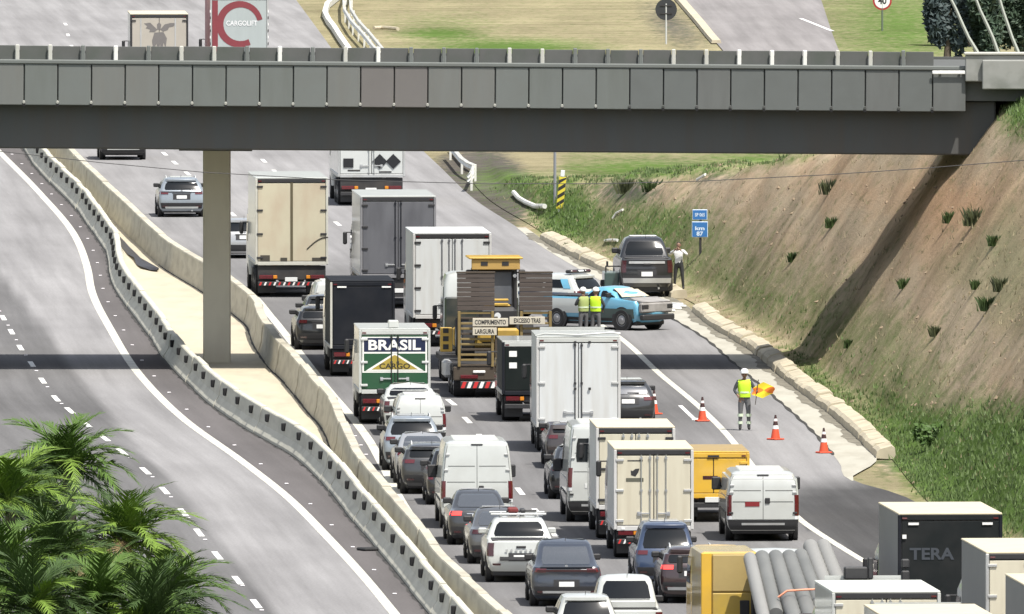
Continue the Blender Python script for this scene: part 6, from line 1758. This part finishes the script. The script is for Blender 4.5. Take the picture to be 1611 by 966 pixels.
palms = [(112, 735, 538, 44, 1, 'tallest palm at the left, its crown reaching over the dashed line'), (22, 785, 531, 44, 0, 'yellow green palm at the left edge of the picture'),
         (205, 850, 526, 52, 0, 'bright green palm in the middle of the clump'), (95, 880, 522, 46, 2, 'dark palm low in the middle of the clump'),
         (272, 945, 523, 46, 1, 'dark bushy palm at the right end of the clump'), (10, 910, 516, 44, 1, 'palm at the bottom left corner'), (165, 960, 514, 46, 1, 'palm whose crown is cut by the bottom edge'),
         (60, 960, 512, 44, 2, 'dark leaved palm at the bottom edge near the left corner'), (245, 985, 513, 44, 2, 'dark palm cut by the bottom edge right of the bright one'), (60, 800, 542, 40, 2, 'dark palm behind the yellow green one')]
for px, py, Y, nf, tone, lab in palms:
    c = at(px, py, Y); t = thing('palm_tree', lab, 'palm', (c.x, c.y, 0), 0, 'palms beside the left road')
    mb = MB(); zc = c.z - .1
    mb.path([(0.15*math.sin(i*.5), 0, -.2 + (zc+.2)*i/8) for i in range(9)], [.16-.05*i/8 + .012*(i % 2) for i in range(9)], 9); mk('trunk', mb, m_trunk, t)
    ox = .15*math.sin(4)
    for k in range(nf):
        az = k*2.399 + random.uniform(-.2, .2); el = 1.35 - 1.75*(k/nf)**.9 + random.uniform(-.12, .12)
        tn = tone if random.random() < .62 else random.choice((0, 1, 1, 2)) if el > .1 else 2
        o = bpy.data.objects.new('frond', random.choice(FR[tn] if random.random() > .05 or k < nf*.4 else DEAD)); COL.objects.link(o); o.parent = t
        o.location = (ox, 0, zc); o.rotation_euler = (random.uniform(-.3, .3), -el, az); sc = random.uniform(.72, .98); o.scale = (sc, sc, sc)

def leaf_cloud(n, rx, ry, rz_, size, seed, lumps=9):
    r = np.random.default_rng(seed); mb = MB()
    C = r.normal(size=(lumps, 3)); C /= np.linalg.norm(C, axis=1)[:, None]; C *= r.uniform(.25, .75, (lumps, 1)); R = r.uniform(.28, .5, lumps)
    V = []; F = []
    for i in range(n):
        k = r.integers(lumps); d = r.normal(size=3); d /= np.linalg.norm(d); p = C[k] + d*R[k]*r.uniform(.65, 1.05)
        p = Vector((p[0]*rx, p[1]*ry, p[2]*rz_)); a = Vector(r.normal(size=3)).normalized(); b = a.orthogonal().normalized(); s_ = size*r.uniform(.6, 1.5)
        q = len(V); V += [p - a*s_, p + b*s_*.45, p + a*s_, p - b*s_*.45]; F.append((q, q+1, q+2, q+3))
    mb.add(V, F); return mb
m_dk = leaf_mat('foliage_dark', (.03, .052, .036), (.065, .10, .06)); m_dk2 = leaf_mat('foliage_bluish', (.032, .05, .054), (.07, .095, .092)); m_gr = leaf_mat('foliage_green', (.04, .085, .02), (.09, .15, .04))
m_bark = M('bark', (.10, .08, .06), .9, 0, .3, 4, bump=.4)
def tree(lab, px, py, hc, rx, rz_, n, mat, seed, name='broadleaf_tree', size=.22):
    p = gp(px, py); t = thing(name, lab, 'tree', p, 0, 'dark trees at the top right corner')
    mb = MB(); mb.path([(0, 0, -.2), (.05, 0, hc*.4), (.02, 0, hc)], [.2, .15, .06], 8)
    for k in range(5):
        a = k*1.3; mb.path([(0, 0, hc*(.45+.09*k)), (math.cos(a)*rx*.4, math.sin(a)*rx*.4, hc*(.62+.1*k))], [.07, .03], 5)
    mk('trunk', mb, m_bark, t)
    o = mk('crown', leaf_cloud(n, rx, rx, rz_, size, seed), mat, t, (0, 0, hc), smooth=0)
tree('bluish dark tree nearest the speed sign at the top right', 1490, 92, 2.4, 1.1, 3.2, 4000, m_dk2, 1, size=.18)
tree('dark green tree between the stay wires at the top right', 1552, 92, 2.2, 1.4, 2.9, 5000, m_dk, 2, size=.18)
tree('dark tree in the very top right corner', 1606, 90, 2.4, 1.3, 3.0, 5000, m_dk, 3, size=.18)
tree('dark tree at the right border behind the corner tree', 1590, 60, 2.4, 1.4, 3.0, 4000, m_dk, 6, size=.18)
tree('small dark tree touching the speed sign meadow', 1478, 70, 1.9, .8, 2.6, 3000, m_dk2, 7, size=.18)
tree('low dark green tree right of the bluish tree', 1522, 72, 2.4, 1.1, 3.0, 4000, m_dk2, 4, size=.18)
def blades(n, h0, h1, spread, seed, w=.035):
    r = np.random.default_rng(seed); V = []; F = []
    for i in range(n):
        a = r.uniform(0, 2*PI); q = r.uniform(0, spread)*r.uniform(.2, 1); x, y = math.cos(a)*q, math.sin(a)*q
        hh = r.uniform(h0, h1); ln = r.uniform(.1, .6)*hh; b = r.uniform(0, 2*PI); k = len(V); c, s_ = math.cos(b)*w, math.sin(b)*w
        V += [(x-c, y-s_, -.05), (x+c, y+s_, -.05), (x+c*.6+math.cos(a)*ln*.4, y+s_*.6+math.sin(a)*ln*.4, hh*.65), (x+math.cos(a)*ln, y+math.sin(a)*ln, hh)]
        F += [(0+k, 1+k, 2+k), (0+k, 2+k, 3+k)]
    mb = MB(); mb.add(V, F); return mb
m_tuft = leaf_mat('tuft_green', (.035, .06, .02), (.07, .11, .035)); m_tuft2 = leaf_mat('tuft_olive', (.06, .07, .035), (.10, .115, .055))
tufts = [(1304, 303, .55, 'dark bushy tuft above the bridge shadow on the bare slope'), (1310, 356, .4, 'small green tuft low on the bare slope near the blue sign'), (1494, 348, .4, 'green tuft left of the large pair right of the shadow'),
         (1533, 352, .6, 'largest green tuft right of the bridge shadow'), (1565, 385, .35, 'faint tuft below the largest one on the clay'), (1424, 452, .35, 'dark tuft just right of the bridge shadow'),
         (1575, 456, .45, 'upper of two tufts near the right edge'), (1553, 486, .45, 'lower of two tufts near the right edge'), (1537, 452, .3, 'little round tuft left of the two near the right edge'),
         (985, 302, .6, 'dark shrub on the crest slope beside the hazard marker side'), (1023, 300, .5, 'dark shrub right of the crest shrub'), (1248, 410, .35, 'thin tuft on the grey slope left of the shadow'),
         (1474, 527, .35, 'slanting tuft mid slope right of the shadow'), (1336, 545, .3, 'small dark tuft near the foot right of the shadow'), (897, 395, .4, 'dark green bush at the start of the cream kerb')]
for i, (px, py, sz, lab) in enumerate(tufts):
    p = emb_hit(px, py); o = mk('grass_tuft', blades(int(110*sz/.4), .18, sz, sz*.75, 50+i, .03), m_tuft if i % 3 else m_tuft2, None, p - Vector((0, 0, .03)), smooth=0)
    tag(o, lab, 'tuft', 'tufts on the embankment')
for i, (px, py, sz, lab) in enumerate([(1552, 168, .75, 'dark shrub in the shade where the bridge meets the bank'), (1515, 222, .55, 'smaller dark bush just below the bridge end on the bank'), (1470, 690, .7, 'tall weeds at the edge of the lush grass')]):
    p = emb_hit(px, py); o = mk('shrub', leaf_cloud(500, sz, sz, sz*.8, .10, 80+i), m_gr if i == 2 else m_dk, None, p + Vector((0, 0, sz*.2)), smooth=0); tag(o, lab, 'shrub')

# grass blades that nobody could count
def scatter(name, n, test, h0, h1, mat, seed, Y0=590, Y1=880, U=11.0, w=.03):
    r = np.random.default_rng(seed); V = []; F = []; got = 0; tries = 0
    while got < n and tries < n*14:
        tries += 1
        Y = Y0 + (Y1-Y0)*r.random()**1.25; u = .45 + U*r.random(); x = f_curb(Y) + u; z = emb_z(x, Y)
        px, py = proj(x, Y, z)
        if not (560 < px < 1660 and 120 < py < 900): continue
        g_, d_, k_, r_ = cover(x, Y, z)
        if r.random() > test(g_, d_, k_, r_): continue
        got += 1
        for j in range(3):
            a = r.uniform(0, 2*PI); hh = r.uniform(h0, h1); c, s_ = math.cos(a)*w, math.sin(a)*w; q = len(V); ox, oy = r.normal(0, .08, 2)
            V += [(x+ox-c, Y+oy-s_, z-.04), (x+ox+c, Y+oy+s_, z-.04), (x+ox+r.normal(0, hh*.35), Y+oy+r.normal(0, hh*.35), z+hh)]; F.append((q, q+1, q+2))
    me = bpy.data.meshes.new(name); me.from_pydata(V, [], F); me.materials.append(mat); me.update()
    o = bpy.data.objects.new(name, me); COL.objects.link(o); o['kind'] = 'stuff'; return o
scatter('green_grass', 9000, lambda g_, d_, k_, r_: (g_-.25)*1.5, .05, .15, leaf_mat('grass_blade', (.08, .125, .042), (.13, .185, .068)), 5)
scatter('dry_grass', 3500, lambda g_, d_, k_, r_: .10 + .6*d_, .05, .14, leaf_mat('dry_blade', (.20, .175, .105), (.28, .24, .15)), 6, w=.02)

# clods and stones washed out of the cut
def stones(name, n, seed):
    r = np.random.default_rng(seed); V = []; F = []; got = 0
    while got < n:
        Y = 610 + 200*r.random(); u = .5 + 9*r.random()**1.4; x = f_curb(Y) + u; z = emb_z(x, Y); px, py = proj(x, Y, z)
        if not (880 < px < 1640 and 200 < py < 780): got += .2; continue
        if r.random() < cover(x, Y, z)[0]: got += .05; continue
        got += 1; s_ = .025 + .09*r.random()**4; q = len(V)
        V += [(x+s_*r.uniform(.7, 1.3), Y, z), (x, Y+s_, z), (x-s_*r.uniform(.7, 1.3), Y, z), (x, Y-s_, z), (x+r.normal(0, s_*.3), Y, z+s_*r.uniform(.6, 1.2)), (x, Y, z-s_*.6)]
        F += [(q, q+1, q+4), (q+1, q+2, q+4), (q+2, q+3, q+4), (q+3, q, q+4), (q+1, q, q+5), (q+2, q+1, q+5), (q+3, q+2, q+5), (q, q+3, q+5)]
    me = bpy.data.meshes.new(name); me.from_pydata(V, [], F); me.materials.append(M('clod_earth', (.26, .20, .135), .95, 0, .35, 2)); me.update()
    o = bpy.data.objects.new(name, me); COL.objects.link(o); o['kind'] = 'stuff'
stones('clods', 500, 11)
